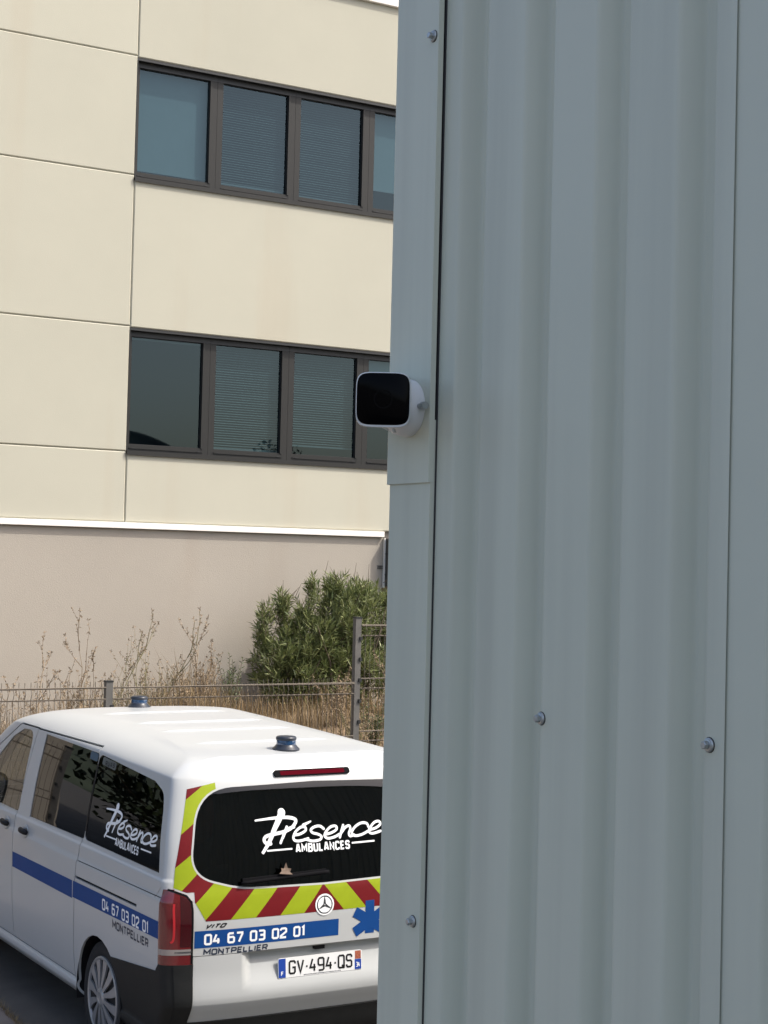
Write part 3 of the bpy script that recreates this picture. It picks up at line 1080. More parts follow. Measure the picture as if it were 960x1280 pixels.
vp(mb, "front_bumper", "black")
for sd in (0, 1):
    def lampset(zlo, zhi, off, m, name, parent=None, sx=None):
        lo = ccw([(-2, zlo), (2, zlo), (2, zhi), (-2, zhi)])
        bb = bbox(lo)
        mb = MB()
        for fn, pcs in ((P_sideR if sd else P_side, (CSR if sd else CS)["tail_lamp"]), (P_rear, CRR["tail_lamp_r" if sd else "tail_lamp"])):
            out = []
            for q in pcs:
                i, _ = split(q, lo, bb)
                if i is not None: out.append(i)
            surf(mb, fn, out, off, .02)
        return vp(mb, name, m, parent)
    tl = lampset(.838, 1.30, .007, "lampdark", "tail_light")
    lampset(.806, .8375, .008, "clear", "reversing_lens", tl)
    lampset(.70, .8055, .007, "lampdark", "reflector", tl)

# dark inner liner (with the window openings) so that gaps and glass show a real inside
def liner(fn, pieces): 
    mb = MB(); surf(mb, fn, pieces, -.035, 0); return mb
def carve_liner(cells, wins): return carve(cells, [("w", grow(q, .002)) for q in wins])[None]
mb = MB()
LS = carve_liner(side_cells, [win_front, win_slide, win_quart, circle(WH_R, .40), circle(WH_F, .40)])
LR = carve_liner(rear_cells, [glass_rear])
surf(mb, P_side, LS, -.035, 0); surf(mb, P_sideR, LS, -.035, 0); surf(mb, P_rear, LR, -.05, 0)
surf(mb, P_front, carve_liner(front_cells, [wind]), -.04, 0)
mb.add([v-Vector((0, 0, .03)) for v in rv], rf, vn)
lin_o = vp(mb, "interior_lining", "liner")
# interior: floor, front seats, bench, cabinet, red bag
mb = MB(); mb.box((-.86, .12, .36), (.86, 4.6, .44)); mb.box((-.80, 4.1, .44), (.80, 4.3, 1.12)); vp(mb, "floor", "liner", None, False)
def seat(x, y, name="seat"):
    s = MB()
    def rr(c, hx_, hz_, yv, n=20):
        return [Vector((c[0]+hx_*math.copysign(abs(math.cos(2*PI*k/n))**.5, math.cos(2*PI*k/n)), yv, c[1]+hz_*math.copysign(abs(math.sin(2*PI*k/n))**.5, math.sin(2*PI*k/n)))) for k in range(n)]
    s.rings([rr((x, .72), .22, .10, y+.55), rr((x, .72), .25, .13, y+.45), rr((x, .70), .25, .14, y+.05), rr((x, .72), .22, .10, y)])
    s.rings([rr((x, 1.12), .18, .36, y-.10), rr((x, 1.12), .24, .42, y-.06), rr((x, 1.12), .24, .42, y+.06), rr((x, 1.12), .2, .36, y+.11)])
    s.rings([rr((x, 1.62), .11, .07, y-.10), rr((x, 1.62), .14, .10, y-.06), rr((x, 1.62), .14, .10, y+.02), rr((x, 1.62), .11, .07, y+.05)])
    return vp(s, name, "seat", None, False, True, angle=50)
seat(-.45, 3.05); seat(.45, 3.05); seat(.48, 1.75)
mb = MB(); mb.box((.42, .35, .45), (.80, 1.55, 1.62)); vp(mb, "equipment_cabinet", "liner", None, False)
mb = MB(); mb.box((-.70, .40, .45), (-.15, 2.0, .82)); vp(mb, "stretcher", "seat", None, False)
mb = MB()
mb.rings([[Vector((.05+.26*math.copysign(abs(math.cos(a))**.6, math.cos(a))*s_, 2.25+.17*math.copysign(abs(math.sin(a))**.6, math.sin(a))*s_, z)) for a in [2*PI*k/20 for k in range(20)]]
          for z, s_ in ((1.02, .7), (1.06, .95), (1.2, 1.0), (1.32, .93), (1.38, .6))])
vp(mb, "red_medical_bag", "redbag", None, False, True)
# underbody
mb = MB(); mb.box((-.80, .35, .20), (.80, 4.75, .36)); vp(mb, "underbody", "trim", None, False)
# wheel-arch liners and wheels
for (cy, cz) in (WH_R, WH_F):
    for sx in (-1, 1):
        mb = MB()
        n = 30
        vs = []
        for x in (.945, .60):
            vs += [Vector((sx*x, cy+.366*math.cos(PI*k/n*1.16-.25), cz+.366*math.sin(PI*k/n*1.16-.25))) for k in range(n+1)]
        mb.add(vs, [(k, k+1, n+2+k, n+1+k) for k in range(n)])
        mb.box((sx*.60-.005, cy-.37, .2), (sx*.60+.005, cy+.37, cz+.37))
        vp(mb, "wheel_arch_liner", "trim", body_o, False, True, angle=40)
        # wheel
        wl = MB()
        def yz(r, x, n=56): return [Vector((sx*x, cy+r*math.cos(2*PI*k/n), WZ+r*math.sin(2*PI*k/n))) for k in range(n)]
        xo = .915
        wl.rings([yz(.235, xo-.20), yz(.30, xo-.21), yz(.328, xo-.19), yz(.335, xo-.16), yz(.335, xo-.04), yz(.328, xo-.012), yz(.300, xo+.004), yz(.262, xo+.002), yz(.238, xo-.010)])
        tyre = vp(wl, "wheel", "tyre", None, False, True, angle=35)
        rm = MB()
        rm.rings([yz(.240, xo-.012), yz(.242, xo-.003), yz(.232, xo+.004), yz(.222, xo-.006), yz(.215, xo-.045), yz(.10, xo-.055), yz(.02, xo-.055)])
        rim = vp(rm, "rim_barrel", "trim", tyre, False, True, angle=35)
        hb = MB()
        hb.rings([yz(.243, xo-.006), yz(.242, xo+.003), yz(.232, xo+.007), yz(.222, xo+.003), yz(.219, xo-.008)], cap=False)
        for s_ in range(12):                         # twelve broad spokes in pairs
            a0 = 2*PI*s_/12+.13
            nseg = 8
            L, R_ = [], []
            for k in range(nseg+1):
                r = .045+(.226-.045)*k/nseg
                hwid = (.010+.022*(k/nseg)**1.2)
                bend = .05*math.sin(PI*k/nseg)
                a = a0+bend
                x = xo+.016-.014*(k/nseg)
                for lst, sgn in ((L, -1), (R_, 1)):
                    aa = a+sgn*hwid/r
                    lst.append(Vector((sx*x, cy+r*math.cos(aa), WZ+r*math.sin(aa))))
            vs = []
            for k in range(nseg+1):
                vs += [L[k]-Vector((sx*.012, 0, 0)), L[k], R_[k], R_[k]-Vector((sx*.012, 0, 0))]
            hb.add(vs, [(4*k+i, 4*k+i+1, 4*k+i+5, 4*k+i+4) for k in range(nseg) for i in range(3)])
        hb.rings([yz(.062, xo-.004), yz(.060, xo+.012), yz(.050, xo+.019), yz(.034, xo+.021), yz(.030, xo+.019), yz(.004, xo+.019)])
        vp(hb, "wheel_cover", "alloy", tyre, False, True, angle=30)

# ---- films, lettering and fittings laid on the van
def film(fn, polys, off, step=.05, cut=None):
    """conform flat convex polygons to the surface"""
    mb = MB()
    for P in polys:
        P = ccw(P)
        x0, x1, z0, z1 = bbox(P)
        pcs = []
        nx, nz = max(1, math.ceil((x1-x0)/step)), max(1, math.ceil((z1-z0)/step))
        for i in range(nx):
            for j in range(nz):
                c = [(x0+(x1-x0)*i/nx, z0+(z1-z0)*j/nz), (x0+(x1-x0)*(i+1)/nx, z0+(z1-z0)*j/nz),
                     (x0+(x1-x0)*(i+1)/nx, z0+(z1-z0)*(j+1)/nz), (x0+(x1-x0)*i/nx, z0+(z1-z0)*(j+1)/nz)]
                q, _ = split(c, P, bbox(P))
                if q is None: continue
                rest = [q]
                for R in (cut or []):
                    R = ccw(R); nxt = []
                    for r in rest: nxt += split(r, R, bbox(R))[1]
                    rest = nxt
                pcs += rest
        surf(mb, fn, pcs, off, 0)
    return mb
def catmull(P, n=7):
    if len(P) < 3: return P
    Q = [P[0]] + list(P) + [P[-1]]
    out = []
    for i in range(1, len(Q)-2):
        p0, p1, p2, p3 = [np.array(q, float) for q in Q[i-1:i+3]]
        for k in range(n):
            t = k/n
            out.append(tuple(.5*((2*p1)+(-p0+p2)*t+(2*p0-5*p1+4*p2-p3)*t*t+(-p0+3*p1-3*p2+p3)*t**3)))
    out.append(tuple(P[-1]))
    return out
def ribbon(mb, fn, pts, w, off, closed=False, round_cap=False, ref=None):
    """stroke of width w (number or list) along 2-D pts with mitred corners"""
    # subdivide long straight runs so the stroke hugs the surface
    pp, ww = [], []
    ws = w if isinstance(w, (list, tuple)) else [w]*len(pts)
    n = len(pts)
    for i in range(n if closed else n-1):
        a, b = pts[i], pts[(i+1) % n]
        L = math.hypot(b[0]-a[0], b[1]-a[1]); k = max(1, math.ceil(L/.05))
        for s_ in range(k):
            t = s_/k
            pp.append((a[0]+(b[0]-a[0])*t, a[1]+(b[1]-a[1])*t)); ww.append(ws[i]+(ws[(i+1) % n]-ws[i])*t)
    if not closed: pp.append(pts[-1]); ww.append(ws[-1])
    m = len(pp)
    Lf, Rt = [], []
    for i in range(m):
        a = pp[i-1] if (closed or i > 0) else None
        c = pp[(i+1) % m] if (closed or i < m-1) else None
        d1 = Vector((pp[i][0]-a[0], pp[i][1]-a[1])).normalized() if a else None
        d2 = Vector((c[0]-pp[i][0], c[1]-pp[i][1])).normalized() if c else None
        d1 = d1 or d2; d2 = d2 or d1
        n1, n2 = Vector((-d1.y, d1.x)), Vector((-d2.y, d2.x))
        mt = n1+n2
        mt = mt/max(.5, mt.length_squared)*2 if mt.length > 1e-6 else n1
        h = ww[i]/2
        Lf.append((pp[i][0]+mt.x*h, pp[i][1]+mt.y*h)); Rt.append((pp[i][0]-mt.x*h, pp[i][1]-mt.y*h))
    vs, ns = [], []
    for q in Lf+Rt:
        p_, n_ = S(fn, q[0], q[1], off); vs.append(p_); ns.append(n_)
    fs = []
    for i in range(m if closed else m-1):
        j = (i+1) % m
        fs.append((i, j, m+j, m+i))
    nf = (vs[fs[0][1]]-vs[fs[0][0]]).cross(vs[fs[0][2]]-vs[fs[0][0]])
    if nf.dot(ns[0]) < 0: fs = [f[::-1] for f in fs]
    mb.add(vs, fs, ns)
    if round_cap:
        for e in (0, m-1):
            c = pp[e]; r = ww[e]/2
            P = [(c[0]+r*math.cos(2*PI*k/12), c[1]+r*math.sin(2*PI*k/12)) for k in range(12)]
            surf(mb, fn, [P], off+.0002, 0)
    return mb
# squared stroke alphabet: (advance, [(closed, points)])
c_ = .10
GL = {
 '0': (.56, [(1, [(c_, 0), (.56-c_, 0), (.56, c_), (.56, 1-c_), (.56-c_, 1), (c_, 1), (0, 1-c_), (0, c_)])]),
 '1': (.22, [(0, [(0, .86), (.16, 1), (.16, 0)])]),
 '2': (.56, [(0, [(0, .78), (0, 1-c_), (c_, 1), (.56-c_, 1), (.56, 1-c_), (.56, .62), (0, .16), (0, 0), (.56, 0)])]),
 '3': (.56, [(0, [(0, 1), (.56-c_, 1), (.56, 1-c_), (.56, .6), (.46, .52), (.56, .44), (.56, c_), (.56-c_, 0), (0, 0)]), (0, [(.14, .52), (.46, .52)])]),
 '4': (.56, [(0, [(.24, 1), (0, .30), (.56, .30)]), (0, [(.42, .58), (.42, 0)])]),
 '6': (.56, [(0, [(.52, 1), (c_, 1), (0, 1-c_), (0, c_), (c_, 0), (.56-c_, 0), (.56, c_), (.56, .48), (.56-c_, .58), (0, .58)])]),
 '7': (.54, [(0, [(0, 1), (.54, 1), (.54, .86), (.22, 0)])]),
 '9': (.56, [(0, [(.04, 0), (.56-c_, 0), (.56, c_), (.56, 1-c_), (.56-c_, 1), (c_, 1), (0, 1-c_), (0, .52), (c_, .42), (.56, .42)])]),
 'M': (.72, [(0, [(0, 0), (0, 1), (.36, .35), (.72, 1), (.72, 0)])]),
 'N': (.56, [(0, [(0, 0), (0, 1), (.56, 0), (.56, 1)])]),
 'T': (.54, [(0, [(0, 1), (.54, 1)]), (0, [(.27, 1), (.27, 0)])]),
 'P': (.54, [(0, [(0, 0), (0, 1), (.54-c_, 1), (.54, 1-c_), (.54, .52), (.54-c_, .42), (0, .42)])]),
 'E': (.48, [(0, [(.48, 1), (0, 1), (0, 0), (.48, 0)]), (0, [(0, .51), (.42, .51)])]),
 'L': (.46, [(0, [(0, 1), (0, 0), (.46, 0)])]),
 'I': (.04, [(0, [(.02, 1), (.02, 0)])]),
 'R': (.54, [(0, [(0, 0), (0, 1), (.54-c_, 1), (.54, 1-c_), (.54, .55), (.54-c_, .45), (0, .45)]), (0, [(.28, .45), (.54, 0)])]),
 'A': (.60, [(0, [(0, 0), (.22, 1), (.38, 1), (.60, 0)]), (0, [(.08, .27), (.52, .27)])]),
 'B': (.54, [(1, [(0, 0), (0, 1), (.54-c_, 1), (.52, 1-c_), (.52, .62), (.44, .52), (.54, .42), (.54, c_), (.54-c_, 0)]), (0, [(0, .52), (.44, .52)])]),
 'U': (.54, [(0, [(0, 1), (0, c_), (c_, 0), (.54-c_, 0), (.54, c_), (.54, 1)])]),
 'C': (.52, [(0, [(.52, .76), (.52, 1-c_), (.52-c_, 1), (c_, 1), (0, 1-c_), (0, c_), (c_, 0), (.52-c_, 0), (.52, c_), (.52, .24)])]),
 'S': (.52, [(0, [(.52, .78), (.52, 1-c_), (.52-c_, 1), (c_, 1), (0, 1-c_), (0, .62), (c_, .52), (.52-c_, .52), (.52, .42), (.52, c_), (.52-c_, 0), (c_, 0), (0, c_), (0, .22)])]),
 'G': (.56, [(0, [(.56, .78), (.56, 1-c_), (.56-c_, 1), (c_, 1), (0, 1-c_), (0, c_), (c_, 0), (.56-c_, 0), (.56, c_), (.56, .48), (.30, .48)])]),
 'V': (.58, [(0, [(0, 1), (.29, 0), (.58, 1)])]),
 'Q': (.58, [(1, [(c_, 0), (.58-c_, 0), (.58, c_), (.58, 1-c_), (.58-c_, 1), (c_, 1), (0, 1-c_), (0, c_)]), (0, [(.36, .22), (.62, -.06)])]),
 'F': (.46, [(0, [(0, 0), (0, 1), (.46, 1)]), (0, [(0, .52), (.40, .52)])]),
 '-': (.16, [(0, [(0, .45), (.16, .45)])]),
 ' ': (.30, []),
}
GL['O'] = GL['0']
def words(fn, s, x0, x1, z0, z1, stroke, off, gap=.28, shear=0.0):
    """fit string s between x0 and x1 (may run backwards) and z0..z1, centre-line measure; one mesh per word"""
    h = z1-z0
    adv = sum(GL[c][0] for c in s) + gap*(len(s)-1)
    k = (x1-x0)/adv
    mb = MB(); cur = 0; out = []
    for c in s+' ':
        if c == ' ':
            out.append(mb); mb = MB()
        for cl, pts in GL[c][1]:
            ribbon(mb, fn, [(x0+(cur+a)*k+shear*b*h*(1 if x1 > x0 else -1), z0+b*h) for a, b in pts], stroke, off, bool(cl))
        cur += GL[c][0]+gap
    return out
def text(*a, **k): return words(*a, **k)[0]

# chevrons on the tailgate
LN = [(-.128, .985, 1.2), (-.280, .985, 1.15), (-.432, .985, 1.1), (-.584, .985, 1.07), (-.738, .985, 1.02), (-.79, 1.08, .92), (-.82, 1.19, .93),
      (-.84, 1.308, .76), (-.815, 1.47, .78), (-.745, 1.67, .72), (-.745, 1.83, .7)]
def stripes(side):
    Y_, R_ = [], []
    z0, z1 = .93, 1.80
    def X(k, z): return LN[k][0]+(z-LN[k][1])/LN[k][2]
    for k in range(-1, len(LN)-1):
        if k == -1: P = [(X(0, z0), z0), (1.2, z0), (1.2, z1), (X(0, z1), z1)]
        else: P = [(X(k+1, z0), z0), (X(k, z0), z0), (X(k, z1), z1), (X(k+1, z1), z1)]
        (R_ if k % 2 else Y_).append(P)
    return Y_, R_
zone = [[(-.618, 1.722), (-.782, 1.690), (-.885, 1.279), (-.903, 1.168), (-.835, 1.142), (-.618, 1.142)],
        [(-.618, 1.142), (0, 1.142), (0, 1.30), (-.618, 1.30)],
        [(-.822, 1.142), (-.792, 1.09), (-.792, .983), (0, .983), (0, 1.142)]]
def inter(A, Bp):
    i, _ = split(ccw(A), ccw(Bp), bbox(Bp)); return i
gcut = grow(glass_rear, .011)
Ys, Rs = stripes(-1)
for nm, m, L in (("lime_chevron", "yellow", Ys), ("red_chevron", "red", Rs)):
    for P in L:
        polys = [q for q in (inter(P, z) for z in zone) if q]
        # trim the last stripe at the middle line
        polys = [q for q in polys if abs(area(q)) > 1e-5]
        for sgn in (1, -1):
            if not polys: continue
            mb = film(P_rear, polys if sgn == 1 else [mir(q) for q in polys], .0010, .045, [gcut])
            if mb.f: vp(mb, nm, m, gate_o)
# blue bands, phone number, town, star of life
vp(film(P_rear, [[(-.793, .838), (.097, .838), (.097, .932), (-.793, .932)]], .0010), "blue_band", "blue", gate_o)
for w_ in words(P_rear, "04 67 03 02 01", -.733, -.128, .858, .908, .0120, .0018): vp(w_, "phone_digits", "vinyl", gate_o)
vp(text(P_rear, "MONTPELLIER", -.738, -.362, .8010, .8265, .0080, .0010, .26, .10), "town_name", "ink", gate_o)
vp(text(P_rear, "VITO", -.735, -.625, .9465, .9645, .0070, .0012, .30, .9), "model_badge", "trim", gate_o)
mb = MB()
sc_, sr, sw = (.306, .902), .118, .030
for k in range(3):
    a = PI/2+k*PI/3
    d, n_ = (math.cos(a), math.sin(a)), (-math.sin(a), math.cos(a))
    P = [(sc_[0]+d[0]*u*sr+n_[0]*v*sw, sc_[1]+d[1]*u*sr+n_[1]*v*sw) for u, v in ((-1, -1), (1, -1), (1, 1), (-1, 1))]
    f = film(P_rear, [P], .0016+.0004*k)
    mb.add(f.v, f.f, f.n)
vp(mb, "star_of_life", "blue", gate_o)
vp(film(P_side, [[(1.512, .958-.103), (2.692, .852), (2.692, .955), (1.512, .966)]], .0010), "blue_band", "blue", slide_o)
vp(film(P_side, [[(.128, .885), (1.502, .864), (1.497, .967), (.128, .982)]], .0010), "blue_band", "blue", body_o)
for w_ in words(P_side, "04 67 03 02 01", .985, .285, .890, .946, .0120, .0018): vp(w_, "phone_digits", "vinyl", body_o)
vp(text(P_side, "MONTPELLIER", .822, .285, .812, .852, .0105, .0010, .26), "town_name", "ink", body_o)
# script lettering on the glass
SCR = dict(
 stem=[(-.232, 1.543), (-.254, 1.504), (-.287, 1.454), (-.326, 1.387), (-.373, 1.327)],
 bar=[(-.40, 1.508), (-.332, 1.513), (-.272, 1.516), (-.194, 1.515), (-.151, 1.504), (-.147, 1.487), (-.176, 1.457), (-.228, 1.438), (-.289, 1.429), (-.339, 1.42), (-.357, 1.402), (-.347, 1.383), (-.317, 1.377)],
 r=[(-.207, 1.464), (-.231, 1.422), (-.255, 1.378)], r2=[(-.239, 1.404), (-.215, 1.441), (-.188, 1.457), (-.161, 1.459)],
 e1=[(-.159, 1.416), (-.122, 1.421), (-.088, 1.438), (-.091, 1.456), (-.119, 1.456), (-.152, 1.435), (-.17, 1.407), (-.164, 1.387), (-.129, 1.382), (-.076, 1.392)],
 acc=[(-.10, 1.467), (-.05, 1.485)],
 s=[(.032, 1.44), (.008, 1.456), (-.027, 1.454), (-.053, 1.439), (-.043, 1.422), (-.009, 1.412), (.012, 1.398), (0, 1.381), (-.043, 1.376), (-.085, 1.386)],
 e2=[(.041, 1.408), (.081, 1.415), (.116, 1.432), (.112, 1.45), (.08, 1.448), (.048, 1.426), (.033, 1.4), (.055, 1.385), (.1, 1.391), (.132, 1.404)],
 n=[(.163, 1.452), (.147, 1.42), (.133, 1.386)], n2=[(.146, 1.41), (.174, 1.438), (.201, 1.447), (.209, 1.431), (.196, 1.405), (.203, 1.389), (.23, 1.394)],
 c=[(.333, 1.432), (.323, 1.453), (.284, 1.457), (.24, 1.437), (.216, 1.408), (.232, 1.389), (.279, 1.392), (.328, 1.409)],
 e3=[(.338, 1.416), (.381, 1.423), (.416, 1.442), (.41, 1.459), (.379, 1.456), (.347, 1.431), (.333, 1.407), (.356, 1.394), (.414, 1.404)],
 l1=[(-.343, 1.34), (-.183, 1.342)], l2=[(.21, 1.35), (.366, 1.352)])
def script(fn, T, off, sc=1.0):
    mb = MB()
    for i, (k, P) in enumerate(SCR.items()):
        Q = [T(q) for q in catmull(P)]
        n = len(Q)
        if k == 'stem': w = [(.040-.023*t/(n-1))*sc for t in range(n)]
        elif k in ('l1', 'l2'): w = .0095*sc
        elif k == 'bar': w = [(.010+.009*min(1, t/(n*.25)))*sc for t in range(n)]
        elif k == 'acc': w = [.018*sc, .009*sc]
        else: w = .0148*sc
        ribbon(mb, fn, Q, w, off+.00025*(i % 6), round_cap=k not in ('l1', 'l2', 'stem'))
        if k == 'stem':
            c = Q[0]; r = .024*sc
            surf(mb, fn, [[(c[0]+r*math.cos(2*PI*t/16), c[1]+r*1.05*math.sin(2*PI*t/16)) for t in range(16)]], off+.0016, 0)
    return mb
rw = bpy.data.objects["rear_window"]
vp(script(P_rear, lambda q: q, -.0022), "script_lettering", "vinyl", gate_o)
vp(text(P_rear, "AMBULANCES", -.158, .190, 1.322, 1.362, .0098, -.0012, .36), "ambulances_lettering", "vinyl", gate_o)
sid = lambda q: (.727-.983*q[0], 1.298+(q[1]-1.328)*.92)
vp(script(P_side, sid, -.0042, .92), "script_lettering", "vinyl", body_o)
vp(text(P_side, "AMBULANCES", .905, .553, 1.279, 1.319, .0090, -.0032, .36), "ambulances_lettering", "vinyl", body_o)
vp(film(P_side, [[(1.388, 1.237), (1.412, 1.237), (1.412, 1.762), (1.388, 1.762)]], -.0030), "pane_divider", "trim", body_o)
# small pale sticker near the top of the sliding-door glass, seen from its back
vp(film(P_side, [rounded([(1.34, 1.705), (1.34, 1.752), (1.115, 1.735), (1.115, 1.69)], .015)], -.0040), "window_sticker", mat("sticker_film", (.10, .115, .11), .5), body_o)
vp(text(P_side, "SAUR"[::-1], 1.285, 1.14, 1.705, 1.728, .0065, -.0032, .4), "sticker_lettering", "trim", body_o)
vp(film(P_side, [rounded([(1.56, 1.715), (1.56, 1.765), (1.425, 1.757), (1.425, 1.708)], .018)], -.0040), "window_sticker", mat("sticker_blue", (.035, .085, .13), .5), slide_o)

# badge on the tailgate
mb = MB()
def badge(c, r0, r1, o0, o1, n=36):
    m = MB(); vs, ns = [], []
    for r, o in ((r0, o0), (r1, o1)):
        for k in range(n):
            p_, n_ = S(P_rear, c[0]+r*math.cos(2*PI*k/n), c[1]+r*math.sin(2*PI*k/n), o); vs.append(p_); ns.append(n_)
    return m.add(vs, [(k, n+k, n+(k+1) % n, (k+1) % n) for k in range(n)], ns)
bc = (.003, 1.020)
disc = film(P_rear, [circle(bc, .061, 32)], .0030, .03)
bg = vp(disc, "badge", "vinyl", gate_o)
mb = badge(bc, .0505, .0455, .0042, .0042)
for k in range(3):
    a = PI/2+k*2*PI/3
    d, n_ = (math.cos(a), math.sin(a)), (-math.sin(a), math.cos(a))
    pts = [(bc[0]+n_[0]*.0085*s_+d[0]*t, bc[1]+n_[1]*.0085*s_+d[1]*t) for s_, t in ((-1, .003), (1, .003), (0, .047))]
    pts = [pts[0], pts[1], (pts[2][0]+n_[0]*.0012, pts[2][1]+n_[1]*.0012), (pts[2][0]-n_[0]*.0012, pts[2][1]-n_[1]*.0012)]
    f = film(P_rear, [pts], .0044, .03)
    mb.add(f.v, f.f, f.n)
o = vp(mb, "badge_star", mat("dark_chrome", (.10, .105, .11), .25, .6), gate_o)

# number plate in its recess
pz = .681
mb = MB()
ya = P_rear(0, pz).y-.016
def plate_box(x0, x1, z0, z1, y0, y1, r, ang=.07):
    P = rounded([(x0, z0), (x1, z0), (x1, z1), (x0, z1)], r)
    f = lambda x, y, z: Vector((x, y+(z-pz)*ang, z))
    m = MB(); n = len(P)
    m.add([f(x, y0, z) for x, z in P]+[f(x, y1, z) for x, z in P], [tuple(range(n)), tuple(range(2*n-1, n-1, -1))]+[(i, n+i, n+(i+1) % n, (i+1) % n) for i in range(n)])
    return m
def P_plate(x, z): return Vector((x, ya+(z-pz)*.07, z))
REF[P_plate] = (0, -1, 0)
po = vp(plate_box(-.283, .262, pz-.055, pz+.055, ya, ya+.006, .008), "number_plate", "plate", None, False)
vp(film(P_plate, [rounded([(-.281, pz-.053), (-.236, pz-.053), (-.236, pz+.053), (-.281, pz+.053)], [.006, 0, 0, .006])], .0008, .2), "country_strip", "eu", po)
vp(film(P_plate, [[(.215, pz-.053), (.258, pz-.053), (.258, pz+.004), (.215, pz+.004)]], .0008, .2), "region_strip", "eu", po)
vp(film(P_plate, [[(.217, pz+.006), (.256, pz+.006), (.256, pz+.052), (.217, pz+.052)]], .0010, .2), "region_mark", "flag", po)
vp(text(P_plate, "F", -.264, -.252, pz-.040, pz-.020, .0045, .0016), "country_letter", "vinyl", po)
vp(text(P_plate, "34", .224, .248, pz-.038, pz-.014, .0042, .0016, .25), "region_number", "vinyl", po)
vp(text(P_plate, "GV-494-QS", -.212, .194, pz-.034, pz+.034, .0108, .0012, .27), "registration", "trim", po)
mb = MB()
rr_ = random.Random(2)
x = -.12
while x < .12:
    w = rr_.uniform(.003, .007); f = film(P_plate, [[(x, pz-.0505), (x+w, pz-.0505), (x+w, pz-.0465), (x, pz-.0465)]], .0010, .2); mb.add(f.v, f.f, f.n); x += w+.0025
vp(mb, "dealer_line", "ink", po)
mb = MB(); mb.box((-.045, P_rear(0, .78).y-.03, .765), (.02, P_rear(0, .78).y, .785)); vp(mb, "tailgate_handle", "trim", gate_o, False)

# high brake light
mb = MB(); vs = []
Pb = rounded([(-.25, 1.738), (.25, 1.738), (.25, 1.770), (-.25, 1.770)], .0155)
f = film(P_rear, [Pb], .004, .03)
bl = MB(); surf(bl, P_rear, [q for q in [inter(c, Pb) for c in rear_cells] if q], .012, .018)
bo = vp(bl, "high_brake_light", mat("matt_black_plastic", (.008, .008, .009), .85, spec=.05), gate_o)
f = film(P_rear, [rounded([(-.212, 1.742), (.212, 1.742), (.212, 1.763), (-.212, 1.763)], .006)], .0135, .03)
vp(f, "brake_lens", mat("brake_lens_red", (.075, .004, .009), .8, spec=0.0), gate_o)
# rear wiper lying along the lower glass, on its spindle
def onr(X, z, o): return S(P_rear, X, z, o)[0]
mb = MB()
mb.tube([onr(.03+(-.55)*t, 1.200-.020*t-.006*t*t, .020) for t in lin(0, 1, 16)], [.010+.003*(1-t) for t in lin(0, 1, 16)], 6)
wp_ = vp(mb, "rear_wiper", "matt", gate_o, False, True)
mb = MB()
for i in range(16):
    t0, t1 = i/16, (i+1)/16
    a = [onr(.02-.53*t0, 1.218-.020*t0, .014), onr(.02-.53*t1, 1.218-.020*t1, .014), onr(.02-.53*t1, 1.195-.020*t1, .014), onr(.02-.53*t0, 1.195-.020*t0, .014)]
    b = [v+Vector((0, .009, 0)) for v in a]
    mb.add(a+b, [(0, 1, 2, 3), (4, 7, 6, 5), (0, 4, 5, 1), (2, 6, 7, 3)])
vp(mb, "wiper_blade", "matt", gate_o, False)
# roof beacons
def beacon(X, Y, sc=1.0):
    c = P_roof(X, Y)
    def rg(r, z, n=28): return [c+Vector((r*sc*math.cos(2*PI*k/n), r*sc*math.sin(2*PI*k/n), z*sc)) for k in range(n)]
    m = MB(); m.rings([rg(.082, -.012), rg(.084, .004), rg(.076, .012), rg(.062, .026), rg(.060, .030)])
    o = vp(m, "beacon", "beaconb", roof_o, False, True, angle=45)
    m = MB(); m.rings([rg(.059, .0295), rg(.0595, .034), rg(.0590, .056), rg(.058, .058)])
    vp(m, "beacon_lens", "beacon", roof_o, False, True, angle=45)
    m = MB(); m.rings([rg(.0615, .0575), rg(.063, .061), rg(.0625, .072), rg(.055, .079), rg(.030, .082)])
    vp(m, "beacon_cap", "beaconb", roof_o, False, True, angle=45)
beacon(.0, .53); beacon(.0, 2.86)
# door handles: cup and grip
for (Y, z), par in (((2.455, 1.128), slide_o), ((2.855, 1.130), fdoor_o)):
    m = MB()
    c, n = S(P_side, Y, z, 0)
    m.rings([[S(P_side, Y+r*.060*math.cos(2*PI*k/24), z+r*.046*math.sin(2*PI*k/24), o)[0] for k in range(24)] for r, o in ((1.0, .002), (.88, .0055), (.3, .003))], cap=True)
    vp(m, "handle_cup", "white", par, False, True)
    m = MB()
    m.tube([S(P_side, Y+.068*t, z+.006*t, .018+.012*(1-t*t))[0] for t in (-1, -.9, -.5, 0, .5, .9, 1)], [.008, .016, .019, .019, .018, .015, .008], 12)
    vp(m, "door_handle", "trim", par, False, True)
